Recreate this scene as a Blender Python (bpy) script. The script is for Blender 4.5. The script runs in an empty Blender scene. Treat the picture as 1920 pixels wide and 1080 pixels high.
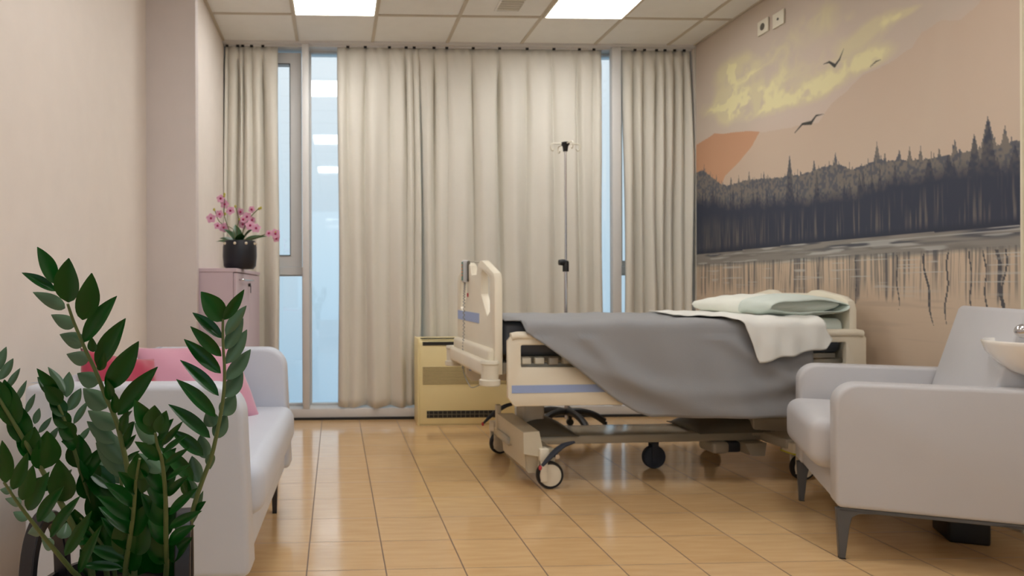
import bpy, bmesh, math, random
import numpy as np
from mathutils import Vector, Matrix
from mathutils.geometry import tessellate_polygon
random.seed(11)
SC = bpy.context.scene
COL = SC.collection
R = math.radians

# ------------------------------------------------------------------ camera, world, exposure
cd = bpy.data.cameras.new('camera'); cam = bpy.data.objects.new('camera', cd); COL.objects.link(cam)
cd.sensor_width = 36.0; cd.lens = 1319.4855/1920*36
cd.shift_x = (960-681.756)/1920; cd.shift_y = (536.84-540)/1920
YAW, ROLL, EYE = .0399, .0031, 1.0632
fw = Vector((math.sin(YAW), math.cos(YAW), 0)); rt = Vector((math.cos(YAW), -math.sin(YAW), 0)); up = Vector((0, 0, 1))
# image axes rolled by ROLL
rt2 = rt*math.cos(ROLL) - up*math.sin(ROLL); up2 = rt*math.sin(ROLL) + up*math.cos(ROLL)
M = Matrix((rt2, up2, -fw)).transposed().to_4x4(); M.translation = (0, 0, EYE)
cam.matrix_world = M
cd.dof.use_dof = True; cd.dof.focus_distance = 1.15; cd.dof.aperture_fstop = 9.0
cd.clip_start = .05
SC.camera = cam

W = bpy.data.worlds.new('sky'); SC.world = W; W.use_nodes = True
nt = W.node_tree; nt.nodes.clear()
o = nt.nodes.new('ShaderNodeOutputWorld'); b = nt.nodes.new('ShaderNodeBackground')
tc = nt.nodes.new('ShaderNodeTexCoord'); sp = nt.nodes.new('ShaderNodeSeparateXYZ'); cr = nt.nodes.new('ShaderNodeValToRGB')
mr = nt.nodes.new('ShaderNodeMapRange'); mr.inputs[1].default_value = -.2; mr.inputs[2].default_value = .3
nt.links.new(tc.outputs['Generated'], sp.inputs[0]); nt.links.new(sp.outputs[2], mr.inputs[0]); nt.links.new(mr.outputs[0], cr.inputs[0])
cr.color_ramp.elements[0].position = 0; cr.color_ramp.elements[0].color = (.33, .52, .68, 1)
cr.color_ramp.elements[1].position = 1; cr.color_ramp.elements[1].color = (.84, .92, .97, 1)
e = cr.color_ramp.elements.new(.45); e.color = (.55, .71, .82, 1)
nt.links.new(cr.outputs[0], b.inputs[0]); b.inputs[1].default_value = 1.12
nt.links.new(b.outputs[0], o.inputs[0])

SC.view_settings.view_transform = 'Standard'; SC.view_settings.look = 'None'
SC.view_settings.exposure = 0.06; SC.view_settings.gamma = 1.0; SC.view_settings.use_curve_mapping = False
SC.cycles.use_denoising = True
SC.cycles.max_bounces = 8; SC.cycles.diffuse_bounces = 5
PANEL = 15.0
# added blue fill light behind the viewer; its source, an unseen window, is assumed
ad = bpy.data.lights.new('assumed_daylight', 'AREA'); ad.shape = 'RECTANGLE'; ad.size = 3.4; ad.size_y = 2.3; ad.energy = 104; ad.color = (.55, .78, 1.0)
al = bpy.data.objects.new('assumed_daylight', ad); COL.objects.link(al); al.location = (.9, -3.24, 1.5); al.rotation_euler = (math.pi/2, 0, math.pi)

# ------------------------------------------------------------------ materials
def lin(c):
    c = [x/255.0 for x in c]
    return tuple(x/12.92 if x <= .04045 else ((x+.055)/1.055)**2.4 for x in c)

def N(nt, t, **kw):
    n = nt.nodes.new(t)
    for k, v in kw.items(): setattr(n, k, v)
    return n

def mat(name, rgb, rough=.6, metal=0.0, var=.04, scale=8.0, bump=0.0, bscale=120.0, spec=.5, coat=0.0, back=None, sheen=0.0, trans=0.0):
    m = bpy.data.materials.new(name); m.use_nodes = True
    nt = m.node_tree; p = nt.nodes['Principled BSDF']
    c = lin(rgb)
    tc = N(nt, 'ShaderNodeTexCoord'); nz = N(nt, 'ShaderNodeTexNoise'); nz.inputs['Scale'].default_value = scale
    nz.inputs['Detail'].default_value = 3
    nt.links.new(tc.outputs['Object'], nz.inputs['Vector'])
    mx = N(nt, 'ShaderNodeMix', data_type='RGBA')
    mx.inputs[6].default_value = tuple(x*(1-var) for x in c)+(1,); mx.inputs[7].default_value = tuple(min(1, x*(1+var)) for x in c)+(1,)
    nt.links.new(nz.outputs[0], mx.inputs[0])
    outc = mx.outputs[2]
    if back:
        g = N(nt, 'ShaderNodeNewGeometry'); m2 = N(nt, 'ShaderNodeMix', data_type='RGBA')
        nt.links.new(g.outputs['Backfacing'], m2.inputs[0]); nt.links.new(outc, m2.inputs[6]); m2.inputs[7].default_value = lin(back)+(1,)
        outc = m2.outputs[2]
    nt.links.new(outc, p.inputs['Base Color'])
    p.inputs['Roughness'].default_value = rough; p.inputs['Metallic'].default_value = metal
    p.inputs['Specular IOR Level'].default_value = spec
    p.inputs['Coat Weight'].default_value = coat; p.inputs['Coat Roughness'].default_value = .15
    p.inputs['Sheen Weight'].default_value = sheen
    if trans: p.inputs['Transmission Weight'].default_value = trans
    if bump:
        n2 = N(nt, 'ShaderNodeTexNoise'); n2.inputs['Scale'].default_value = bscale
        nt.links.new(tc.outputs['Object'], n2.inputs['Vector'])
        bp = N(nt, 'ShaderNodeBump'); bp.inputs['Strength'].default_value = bump; bp.inputs['Distance'].default_value = .002
        nt.links.new(n2.outputs[0], bp.inputs['Height']); nt.links.new(bp.outputs[0], p.inputs['Normal'])
    return m

def emis(name, rgb, s):
    m = bpy.data.materials.new(name); m.use_nodes = True; nt = m.node_tree; nt.nodes.clear()
    o = N(nt, 'ShaderNodeOutputMaterial'); e = N(nt, 'ShaderNodeEmission'); e.inputs[0].default_value = tuple(rgb)+(1,); e.inputs[1].default_value = s
    nt.links.new(e.outputs[0], o.inputs[0]); return m

WALLC = (230, 221, 212)
MW = mat('wall_paint', WALLC, .75, bump=.15, bscale=60)
MCOLN = mat('pillar_paint', (216, 207, 203), .7, bump=.1, bscale=60)
MCEIL = mat('ceiling_tile', (232, 231, 226), .9, bump=.25, bscale=160)
MGRID = mat('ceiling_grid_metal', (196, 186, 168), .6)
MFRAME = mat('window_frame_aluminium', (216, 214, 211), .45)
MCURT = mat('curtain_fabric', (220, 215, 203), .85, var=.05, scale=3, bump=.3, bscale=300, sheen=.2)
MCREAM = mat('heater_cream', (240, 224, 170), .4)
MDARK = mat('dark_slot', (38, 36, 34), .7)
MBED = mat('bed_cream_plastic', (236, 228, 208), .38, coat=.1)
MBEDG = mat('bed_grey_metal', (188, 182, 168), .35, .15)
MBEDD = mat('bed_taupe_cover', (96, 92, 82), .45)
MBLUE = mat('stripe_blue', (160, 180, 224), .5)
MMATT = mat('mattress_charcoal', (86, 90, 98), .6)
MBLANK = mat('blanket_grey', (150, 151, 153), .9, var=.06, scale=5, bump=.4, bscale=250, sheen=.1)
MSHEET = mat('sheet_white', (236, 236, 230), .85, bump=.3, bscale=200)
MPILL = mat('pillow_white', (238, 240, 230), .85, bump=.2, bscale=150)
MPILL2 = mat('pillowcase_pale_green', (216, 226, 218), .85, bump=.2, bscale=150)
MCHROME = mat('chrome', (210, 210, 214), .18, 1.0)
MBLACK = mat('black_plastic', (18, 18, 20), .45)
MRUB = mat('dark_rubber', (44, 50, 62), .6)
MLEA = mat('white_leatherette', (197, 196, 198), .42, var=.02, bump=.12, bscale=220)
MLEAS = mat('sofa_leatherette', (205, 211, 223), .42, var=.02, bump=.12, bscale=220)
MSEAM = mat('seam_grey', (140, 146, 158), .6)
MLEG = mat('leg_grey_metal', (92, 92, 92), .4, .3)
MLEGD = mat('leg_dark_metal', (62, 60, 62), .4, .3)
MPINK = mat('cushion_pink_velvet', (208, 150, 172), .85, var=.08, scale=6, sheen=.4)
MRED = mat('cushion_red_velvet', (172, 46, 76), .85, var=.15, scale=6, sheen=.4)
MCAB = mat('cabinet_mauve', (204, 184, 192), .5)
MPORC = mat('porcelain', (244, 240, 232), .08, coat=.6)
MWHITEP = mat('white_plastic', (224, 218, 200), .45)
MSTEM = mat('stem_green', (92, 108, 64), .5, var=.15, scale=60)
MLEAF = mat('zz_leaf', (7, 70, 14), .30, var=.5, scale=14, back=(78, 108, 82), spec=.32, coat=.06)
MPOTB = mat('planter_black', (34, 32, 38), .4)
MPOTN = mat('orchid_pot_navy', (24, 26, 36), .4)
MSOIL = mat('soil', (46, 36, 28), .95, var=.3, scale=60)
MOLEAF = mat('orchid_leaf', (44, 84, 40), .4, var=.2)
MPET = mat('orchid_petal', (228, 172, 200), .6, var=.2, scale=80)
MPETC = mat('orchid_centre', (176, 40, 100), .6)
MBUD = mat('orchid_bud', (188, 180, 80), .6)
MPEARL = mat('pearl_bead', (226, 214, 190), .3)
MCABLE = mat('cable_grey', (150, 152, 150), .5)
MSCREEN = mat('keypad_green', (96, 140, 128), .5)
MORANGE = mat('keypad_orange', (206, 132, 96), .5)
MREDM = mat('red_mark', (190, 60, 70), .5)
MYEL = mat('yellow_band', (222, 214, 60), .5)
MLED = emis('led_panel', (.985, .975, .96), PANEL)

# glass: clear pane, a mirror-like share and the rest passes straight through
MGLASS = bpy.data.materials.new('window_glass'); MGLASS.use_nodes = True
nt = MGLASS.node_tree; nt.nodes.clear()
o = N(nt, 'ShaderNodeOutputMaterial'); t = N(nt, 'ShaderNodeBsdfTransparent'); g = N(nt, 'ShaderNodeBsdfGlossy'); mx = N(nt, 'ShaderNodeMixShader')
t.inputs[0].default_value = (.93, .95, .96, 1); g.inputs['Roughness'].default_value = .03; g.inputs[0].default_value = (1, 1, 1, 1)
fr = N(nt, 'ShaderNodeFresnel'); fr.inputs[0].default_value = 1.75
nt.links.new(fr.outputs[0], mx.inputs[0]); nt.links.new(t.outputs[0], mx.inputs[1]); nt.links.new(g.outputs[0], mx.inputs[2]); nt.links.new(mx.outputs[0], o.inputs[0])

# floor tiles
FX0, FY0, TS = -.1103, 4.7037, .2953
MFLOOR = bpy.data.materials.new('floor_tiles'); MFLOOR.use_nodes = True
nt = MFLOOR.node_tree; p = nt.nodes['Principled BSDF']
tc = N(nt, 'ShaderNodeTexCoord'); sx = N(nt, 'ShaderNodeSeparateXYZ'); nt.links.new(tc.outputs['Object'], sx.inputs[0])
def mth(op, a, b=None, c=None):
    n = N(nt, 'ShaderNodeMath', operation=op)
    for i, v in enumerate((a, b, c)):
        if v is None: continue
        if isinstance(v, (int, float)): n.inputs[i].default_value = v
        else: nt.links.new(v, n.inputs[i])
    return n.outputs[0]
ux = mth('DIVIDE', mth('SUBTRACT', sx.outputs[0], FX0), TS); uy = mth('DIVIDE', mth('SUBTRACT', sx.outputs[1], FY0), TS)
dx = mth('PINGPONG', ux, .5); dy = mth('PINGPONG', uy, .5)
gx = mth('LESS_THAN', dx, .0085); gy = mth('MULTIPLY', mth('LESS_THAN', dy, .008), .7)
gr = mth('MAXIMUM', gx, gy)
cmb = N(nt, 'ShaderNodeCombineXYZ'); nt.links.new(mth('FLOOR', ux), cmb.inputs[0]); nt.links.new(mth('FLOOR', uy), cmb.inputs[1])
wn = N(nt, 'ShaderNodeTexWhiteNoise', noise_dimensions='3D'); nt.links.new(cmb.outputs[0], wn.inputs['Vector'])
mp = N(nt, 'ShaderNodeMapping'); mp.inputs['Scale'].default_value = (5, 34, 1); nt.links.new(tc.outputs['Object'], mp.inputs['Vector'])
nz = N(nt, 'ShaderNodeTexNoise'); nz.inputs['Scale'].default_value = 1.0; nz.inputs['Detail'].default_value = 4; nt.links.new(mp.outputs[0], nz.inputs['Vector'])
f1 = mth('ADD', mth('MULTIPLY', nz.outputs[0], .8), mth('MULTIPLY', wn.outputs['Value'], .22))
m1 = N(nt, 'ShaderNodeMix', data_type='RGBA'); nt.links.new(f1, m1.inputs[0])
m1.inputs[6].default_value = lin((198, 158, 108))+(1,); m1.inputs[7].default_value = lin((228, 194, 146))+(1,)
m2 = N(nt, 'ShaderNodeMix', data_type='RGBA'); nt.links.new(gr, m2.inputs[0]); nt.links.new(m1.outputs[2], m2.inputs[6]); m2.inputs[7].default_value = lin((112, 86, 64))+(1,)
nt.links.new(m2.outputs[2], p.inputs['Base Color'])
nt.links.new(mth('ADD', mth('MULTIPLY', nz.outputs[0], .08), mth('ADD', mth('MULTIPLY', gr, .4), .09)), p.inputs['Roughness'])
p.inputs['Specular IOR Level'].default_value = .9
bp = N(nt, 'ShaderNodeBump'); bp.inputs['Strength'].default_value = .25; bp.inputs['Distance'].default_value = .002
nt.links.new(mth('SUBTRACT', mth('MULTIPLY', nz.outputs[0], .12), gr), bp.inputs['Height']); nt.links.new(bp.outputs[0], p.inputs['Normal'])

# ------------------------------------------------------------------ helpers
def finish(name, bm, m, parent=None, smooth=35, mats=None):
    bmesh.ops.recalc_face_normals(bm, faces=bm.faces[:]) if smooth is not None and smooth >= 0 else None
    me = bpy.data.meshes.new(name); bm.to_mesh(me); bm.free()
    for x in (mats or [m]): me.materials.append(x)
    me.polygons.foreach_set('use_smooth', [True]*len(me.polygons))
    me.set_sharp_from_angle(angle=R(abs(smooth) if smooth is not None else 35))
    ob = bpy.data.objects.new(name, me); COL.objects.link(ob)
    if parent: ob.parent = parent
    return ob

def tag(o, label, cat, group=None, kind=None):
    o['label'] = label; o['category'] = cat
    if group: o['group'] = group
    if kind: o['kind'] = kind
    return o

def thing(name, label, cat, loc=(0, 0, 0), rz=0, group=None):
    o = bpy.data.objects.new(name, None); COL.objects.link(o); o.empty_display_size = .1
    o.location = loc; o.rotation_euler = (0, 0, rz)
    return tag(o, label, cat, group)

def struct(name, bm, m, label=None, smooth=35):
    o = finish(name, bm, m, None, smooth); o['kind'] = 'structure'
    if label: o['label'] = label
    return o

def box(bm, x0, x1, y0, y1, z0, z1, bev=0, seg=3):
    r = bmesh.ops.create_cube(bm, size=1); vs = r['verts']
    for v in vs:
        v.co = ((x0+x1)/2+v.co.x*(x1-x0), (y0+y1)/2+v.co.y*(y1-y0), (z0+z1)/2+v.co.z*(z1-z0))
    if bev:
        es = list({e for v in vs for e in v.link_edges})
        bmesh.ops.bevel(bm, geom=es, offset=bev, segments=seg, profile=.5, affect='EDGES')
    return bm

def nb(*a, **k):
    bm = bmesh.new(); return box(bm, *a, **k)

def plate(bm, outer, holes, t0, t1, axis='x', bev=0, seg=2):
    """outline in two axes, thickness along axis. axis x: (y,z); y: (x,z); z: (x,y)"""
    def P(a, b, t): return {'x': (t, a, b), 'y': (a, t, b), 'z': (a, b, t)}[axis]
    loops = [outer]+list(holes)
    tris = tessellate_polygon([[Vector((a, b, 0)) for a, b in L] for L in loops])
    flat = [p for L in loops for p in L]
    A = [bm.verts.new(P(a, b, t0)) for a, b in flat]; B = [bm.verts.new(P(a, b, t1)) for a, b in flat]
    for t in tris:
        try: bm.faces.new([A[i] for i in t]); bm.faces.new([B[i] for i in reversed(t)])
        except ValueError: pass
    k = 0; rim = []
    for L in loops:
        n = len(L)
        for i in range(n):
            a, b_ = k+i, k+(i+1) % n
            bm.faces.new((A[a], A[b_], B[b_], B[a]))
            rim.append((A[a], A[b_])); rim.append((B[a], B[b_]))
        k += n
    if bev:
        bmesh.ops.recalc_face_normals(bm, faces=bm.faces[:])
        vs = set(A+B)
        # dissolve triangulation of caps so only the rim gets bevelled
        es = [e for e in bm.edges if e.verts[0] in vs and e.verts[1] in vs and len(e.link_faces) == 2 and e.calc_face_angle(0) > .9]
        bmesh.ops.bevel(bm, geom=es, offset=bev, segments=seg, profile=.5, affect='EDGES')
    return bm

def rr(x0, x1, z0, z1, r, n=6):
    """rounded rectangle; r = (bl, br, tr, tl)"""
    if not isinstance(r, (tuple, list)): r = (r,)*4
    out = []
    for (cx, cz, rad, a0) in ((x0, z0, r[0], 180), (x1, z0, r[1], 270), (x1, z1, r[2], 0), (x0, z1, r[3], 90)):
        sx = 1 if cx == x0 else -1; sz = 1 if cz == z0 else -1
        if rad <= 0: out.append((cx, cz)); continue
        for i in range(n+1):
            a = R(a0+90*i/n); out.append((cx+sx*rad+rad*math.cos(a), cz+sz*rad+rad*math.sin(a)))
    return out

def tube(bm, pts, rad, seg=10, caps=True, flat=1.0):
    pts = [Vector(p) for p in pts]; n = len(pts)
    rads = rad if isinstance(rad, (list, tuple)) else [rad]*n
    rings = []; prev = None
    for i, p in enumerate(pts):
        d = (pts[min(i+1, n-1)]-pts[max(i-1, 0)]).normalized()
        if prev is None:
            a = Vector((0, 0, 1)) if abs(d.z) < .9 else Vector((1, 0, 0))
            u = d.cross(a).normalized()
        else:
            u = (prev-d*prev.dot(d)).normalized()
        prev = u; v = d.cross(u)
        rings.append([bm.verts.new(p+(u*math.cos(2*math.pi*k/seg)+v*math.sin(2*math.pi*k/seg)*flat)*rads[i]) for k in range(seg)])
    for i in range(n-1):
        for k in range(seg):
            bm.faces.new((rings[i][k], rings[i][(k+1) % seg], rings[i+1][(k+1) % seg], rings[i+1][k]))
    if caps:
        bm.faces.new(list(reversed(rings[0]))); bm.faces.new(rings[-1])
    return bm

def smoothpts(pts, n=6):
    pts = [Vector(p) for p in pts]; out = []
    for i in range(len(pts)-1):
        p0 = pts[max(i-1, 0)]; p1 = pts[i]; p2 = pts[i+1]; p3 = pts[min(i+2, len(pts)-1)]
        for k in range(n):
            t = k/n
            out.append(.5*((2*p1)+(p2-p0)*t+(2*p0-5*p1+4*p2-p3)*t*t+(-p0+3*p1-3*p2+p3)*t**3))
    out.append(pts[-1]); return out

def lathe(bm, prof, c=(0, 0, 0), seg=32, sx=1, sy=1, axis='z', caps=False):
    rings = []
    for r, z in prof:
        ring = []
        for k in range(seg):
            a = 2*math.pi*k/seg; x, y = r*math.cos(a)*sx, r*math.sin(a)*sy
            q = (x, y, z) if axis == 'z' else ((x, z, y) if axis == 'y' else (z, x, y))
            ring.append(bm.verts.new((c[0]+q[0], c[1]+q[1], c[2]+q[2])))
        rings.append(ring)
    for i in range(len(rings)-1):
        for k in range(seg):
            bm.faces.new((rings[i][k], rings[i][(k+1) % seg], rings[i+1][(k+1) % seg], rings[i+1][k]))
    if caps:
        bm.faces.new(list(reversed(rings[0]))); bm.faces.new(rings[-1])
    return bm

def ball(bm, c, r, sx=1, sy=1, sz=1, seg=12):
    q = bmesh.ops.create_uvsphere(bm, u_segments=seg, v_segments=max(6, seg//2+2), radius=r)
    for v in q['verts']: v.co = Vector(c)+Vector((v.co.x*sx, v.co.y*sy, v.co.z*sz))
    return bm

def gridmesh(bm, nu, nv, fn):
    vs = [[bm.verts.new(fn(i/nu, j/nv)) for j in range(nv+1)] for i in range(nu+1)]
    for i in range(nu):
        for j in range(nv):
            bm.faces.new((vs[i][j], vs[i+1][j], vs[i+1][j+1], vs[i][j+1]))
    return vs

def hull(bm, bottom, top):
    """solid between two polygons of equal count (lists of 3D points)"""
    A = [bm.verts.new(p) for p in bottom]; B = [bm.verts.new(p) for p in top]; n = len(A)
    bm.faces.new(list(reversed(A))); bm.faces.new(B)
    for i in range(n): bm.faces.new((A[i], A[(i+1) % n], B[(i+1) % n], B[i]))
    return bm

def interp(x, pts):
    xs = [p[0] for p in pts]; ys = [p[1] for p in pts]
    return float(np.interp(x, xs, ys))

# ------------------------------------------------------------------ room
XL, XN, XR, YB, HC, YF = -.89, -1.087, 2.932, 5.607, 3.017, -3.2
struct('floor', nb(-1.5, 3.2, YF-.1, 5.95, -.06, 0), MFLOOR, 'glossy tan ceramic tile floor')
struct('wall_left', nb(XN-.12, XN, YF, 4.10, 0, HC+.1), MW, 'pale peach painted left wall')
bm = nb(XN-.12, -.804, 4.10, 4.18, 0, HC+.1)
box(bm, XN-.12, XL, 4.18, 5.95, 0, HC+.1)
o = struct('wall_pillar', nb(XN-.12, -.804, 4.10, 4.18, 0, HC+.1, bev=.004, seg=2), MCOLN, 'pale greyish pink pillar face on the left')
struct('wall_alcove', nb(XN-.12, XL, 4.18, 5.95, 0, HC+.1), MW, 'warm alcove wall behind the cabinet')
struct('wall_right', nb(XR, XR+.12, YF, 5.95, 0, HC+.1), MW, 'right wall under the mural')
bm = nb(-1.4, -.82, YF-.12, YF, 0, HC+.1); box(bm, 2.62, 3.1, YF-.12, YF, 0, HC+.1)
box(bm, -.82, 2.62, YF-.12, YF, 0, .33); box(bm, -.82, 2.62, YF-.12, YF, 2.67, HC+.1)
struct('wall_behind', bm, MW, 'wall behind the viewer with an opening added for an assumed window')  # opening added to let the blue area light through
bm = nb(-.82, 2.62, -3.22, -3.16, .33, .36); box(bm, -.82, 2.62, -3.22, -3.16, 2.64, 2.67)
for x in (-.82, .31, 1.45, 2.59): box(bm, x, x+.03, -3.22, -3.16, .36, 2.64)
w7 = struct('assumed_window', bm, MFRAME, 'assumed wide window, unseen, added behind the viewer')  # unseen frame added around the blue area light
for x in (-.79, .34, 1.48): finish('glass', nb(x, x+1.1, -3.196, -3.190, .36, 2.64), MGLASS, w7)  # panes of the added window

# ceiling with openings for nothing: the panels hang a few mm under the slab
struct('ceiling', nb(-1.3, 3.1, YF, YB+.02, HC, HC+.06), MCEIL, 'cream suspended ceiling tiles')
CX0, CT, CY1 = -.298, .6, 5.057
bm = bmesh.new()
for k in range(-1, 6):
    x = CX0+k*CT; box(bm, x-.012, x+.012, YF, YB, HC-.006, HC)
for k in range(0, 14):
    y = CY1-k*CT
    if y > YF: box(bm, XN, XR, y-.012, y+.012, HC-.007, HC)
box(bm, XL, XL+.02, 4.18, YB, HC-.008, HC); box(bm, XR-.02, XR, YF, YB, HC-.008, HC); box(bm, XN, XN+.02, YF, 4.10, HC-.008, HC)
struct('trim_1', bm, MGRID, 'ceiling grid rails')

# LED panels
def led(cx, cy, label, group='square ceiling light panels'):
    t = thing('ceiling_light', label, 'ceiling light', (cx, cy, HC), 0, group)
    f = bmesh.new()
    for a in ((-.29, .29, -.29, -.278), (-.29, .29, .278, .29), (-.29, -.278, -.278, .278), (.278, .29, -.278, .278)):
        box(f, a[0], a[1], a[2], a[3], -.016, -.004)
    finish('light_frame', f, MWHITEP, t)
    finish('light_diffuser', nb(-.279, .279, -.279, .279, -.013, -.005), MLED, t)
    return t
for ci, cx in enumerate((.002, 1.802)):
    for ri, cy in enumerate((4.757, 2.357, -.043)):
        if ri == 0:
            lb = ('glowing square ceiling panel above the left window mullion', 'glowing square ceiling panel nearer the mural wall')[ci]
        else:
            lb = 'glowing square ceiling panel %s, %s' % (('in the left column', 'in the right column')[ci], ('', 'second from the window', 'farthest from the window')[ri])
        led(cx, cy, lb)

# ceiling air vent
t = thing('ceiling_vent', 'small slatted grey vent in the ceiling between the two light panels', 'vent', (1.22, 4.79, HC))
f = bmesh.new()
for a in ((-.09, .09, -.15, -.14), (-.09, .09, .14, .15), (-.09, -.08, -.14, .14), (.08, .09, -.14, .14)):
    box(f, a[0], a[1], a[2], a[3], -.012, -.0005)
finish('vent_frame', f, MCEIL, t)
f = bmesh.new()
for k in range(7): box(f, -.08, .08, -.13+k*.04, -.11+k*.04, -.010, -.002)
finish('slats', f, mat('vent_grey', (206, 202, 188), .6), t)

# ------------------------------------------------------------------ window wall
struct('trim_2', nb(XL, XR, YB, 5.95, 2.998, HC+.06), MFRAME, 'header above the window')
bm = nb(XL, XR, 5.615, 5.86, 0, .088, bev=.004, seg=2)
struct('trim_3', bm, MFRAME, 'grey sill rail along the floor')
struct('sill_gap_shade', nb(XL, XR, 5.605, 5.6155, .001, .02), MDARK, 'dark strip painted in for the shaded gap under the sill rail')  # solid dark strip stands in for the shade of the gap
def mull(x0, x1, n, y0=5.615, y1=5.86):
    struct(n, nb(x0, x1, y0, y1, .088, 2.998, bev=.004, seg=2), MFRAME, 'vertical aluminium mullion')
mull(-.262, -.207, 'trim_4'); mull(2.246, 2.318, 'trim_5', 5.615, 5.68)
struct('trim_6', nb(XL, XL+.05, 5.78, 5.86, .088, 2.998), MFRAME); struct('trim_7', nb(XR-.03, XR, 5.70, 5.86, .088, 2.998), MFRAME)
mull(1.05, 1.11, 'trim_8', 5.76, 5.86)
GY = 5.835
def pane(n, x0, x1, z0, z1, lab):
    f = bmesh.new(); w = .012
    fr_ = finish(n, bmesh_frame(x0, x1, z0, z1, w, 5.80, 5.86), MFRAME); fr_['kind'] = 'structure'; fr_['label'] = lab
    finish('glass', nb(x0+w, x1-w, GY, GY+.006, z0+w, z1-w), MGLASS, fr_)
    return fr_
def bmesh_frame(x0, x1, z0, z1, w, y0, y1, bev=0):
    bm = bmesh.new()
    box(bm, x0, x1, y0, y1, z0, z0+w); box(bm, x0, x1, y0, y1, z1-w, z1)
    box(bm, x0, x0+w, y0, y1, z0+w, z1-w); box(bm, x1-w, x1, y0, y1, z0+w, z1-w)
    return bm
# left bay: opening casement above, fixed pane below
w1 = finish('window_1', bmesh_frame(-.82, -.275, 1.225, 2.975, .095, 5.775, 5.85), MFRAME); w1['kind'] = 'structure'; w1['label'] = 'opening casement behind the left curtain'
finish('glass', nb(-.727, -.368, GY, GY+.006, 1.318, 2.882), MGLASS, w1)
finish('gasket', bmesh_frame(-.730, -.365, 1.315, 2.886, .006, 5.768, 5.775), MDARK, w1)
struct('trim_9', nb(-.84, -.262, 5.76, 5.86, 1.16, 1.222), MFRAME, 'transom under the casement')
pane('window_2', -.84, -.262, .088, 1.16, 'lower blue pane left of the mullion')
pane('window_3', -.207, 1.05, .088, 2.998, 'tall fixed pane right of the left mullion')
pane('window_4', 1.11, 2.342, .088, 2.998, 'tall fixed pane left of the right mullion')
w5 = finish('window_5', bmesh_frame(2.346, 2.90, 1.225, 2.975, .045, 5.775, 5.85), MFRAME); w5['kind'] = 'structure'
finish('glass', nb(2.391, 2.855, GY, GY+.006, 1.273, 2.93), MGLASS, w5)
struct('trim_10', nb(2.346, 2.90, 5.76, 5.86, 1.16, 1.222), MFRAME)
pane('window_6', 2.346, 2.90, .088, 1.16, 'lower pane by the mural wall')

# curtains
CY = 5.665
def curtain(x0, x1, creases, label, amp=.05, seed=0, left_back=0, bot=.098, slant0=0, slant1=0):
    rnd = random.Random(seed)
    cs = [x0]+sorted(creases)+[x1]
    ph = [rnd.uniform(0, 6.28) for _ in range(8)]
    nu = int((x1-x0)/.0065); nv = 44
    z1 = 2.990
    def fn(a, t):
        x = x0+(x1-x0)*a; z = z1+(bot-z1)*t
        # pleat position
        i = max(k for k in range(len(cs)-1) if cs[k] <= x+1e-9) if x < x1 else len(cs)-2
        s = (x-cs[i])/max(1e-6, cs[i+1]-cs[i])
        bulge = math.sin(math.pi*min(1, max(0, s)))**.55
        low = .5+.5*math.sin(x*26+ph[0]+.8*math.sin(z*1.3+ph[1]))
        low2 = .5+.5*math.sin(x*47+ph[2]+.5*math.sin(z*2.1+ph[3]))
        k = min(1, t*3.2)                     # crease sharp near the head, rounder folds lower down
        j = i if s < .5 else i+1; dcr = abs(x-cs[j]); wd = .010+.022*min(1, t*2.2)
        dp = (.040+.028*math.sin(cs[j]*37+ph[2]))*math.exp(-(dcr/wd)**2)*min(1, t*9)*(1-.35*t) if 0 < j < len(cs)-1 else 0
        y = amp*(.55*(1-k)+.25)*bulge + amp*k*(.55*bulge+.75*low+.35*low2) - dp
        head = math.exp(-((t)/.03)**2)
        y = y*(1-.55*head) + .006*math.sin(x*90+z*30+ph[4])*math.exp(-((t-.02)/.05)**2)
        yy = CY-y+.02
        if left_back and x-x0 < left_back:
            q = 1-(x-x0)/left_back; yy += .075*q**.7*min(1, t*4)
        xo = slant0*t*(1-a)+slant1*t*a
        xo += .006*math.sin(z*2.2+x*9+ph[5])
        zz = z
        if t > .93: zz = z-.008*math.sin(x*31+ph[6])*(t-.93)/.07
        return (x+xo, min(yy, 5.755), zz)
    t = thing('curtain', label, 'curtain', ((x0+x1)/2, CY, 0), 0, 'pleated beige curtains')
    bm = bmesh.new(); gridmesh(bm, nu, nv, fn)
    o = finish('curtain_panel', bm, MCURT, t, smooth=180)
    for v in o.data.vertices: v.co.x -= (x0+x1)/2; v.co.y -= CY
    so = o.modifiers.new('thickness', 'SOLIDIFY'); so.thickness = .002; so.offset = 0
    h = bmesh.new()
    pos = [c for c in cs if x0+.01 < c < x1-.01]
    h.free()
    for c in pos: finish('curtain_hook', nb(c-(x0+x1)/2-.012, c-(x0+x1)/2+.012, -.012, -.006, 2.978, 2.996), MDARK, t)
    return t
curtain(-.905+.02, -.452, [-.86, -.775, -.735, -.665, -.575], 'narrow beige curtain at the far left, behind the orchid', seed=1, slant1=.0)
curtain(.024, .690, [.105, .245, .44, .575, .64], 'beige curtain beside the left window gap, ending at the cream heater', seed=2)
curtain(.672, 2.176, [.80, .905, 1.12, 1.335, 1.56, 1.78, 1.99, 2.11], 'widest beige curtain, hanging behind the drip stand', amp=.04, seed=3, left_back=.065, slant0=.02)
curtain(2.350, 2.918, [2.45, 2.53, 2.63, 2.70, 2.78, 2.86], 'beige curtain hanging beside the mural wall', seed=7)
tr = bmesh.new(); box(tr, XL+.005, XR-.005, 5.655, 5.675, 2.986, 2.999)
t_ = finish('trim_11', tr, MFRAME); t_['kind'] = 'structure'; t_['label'] = 'curtain track under the header'

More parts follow.
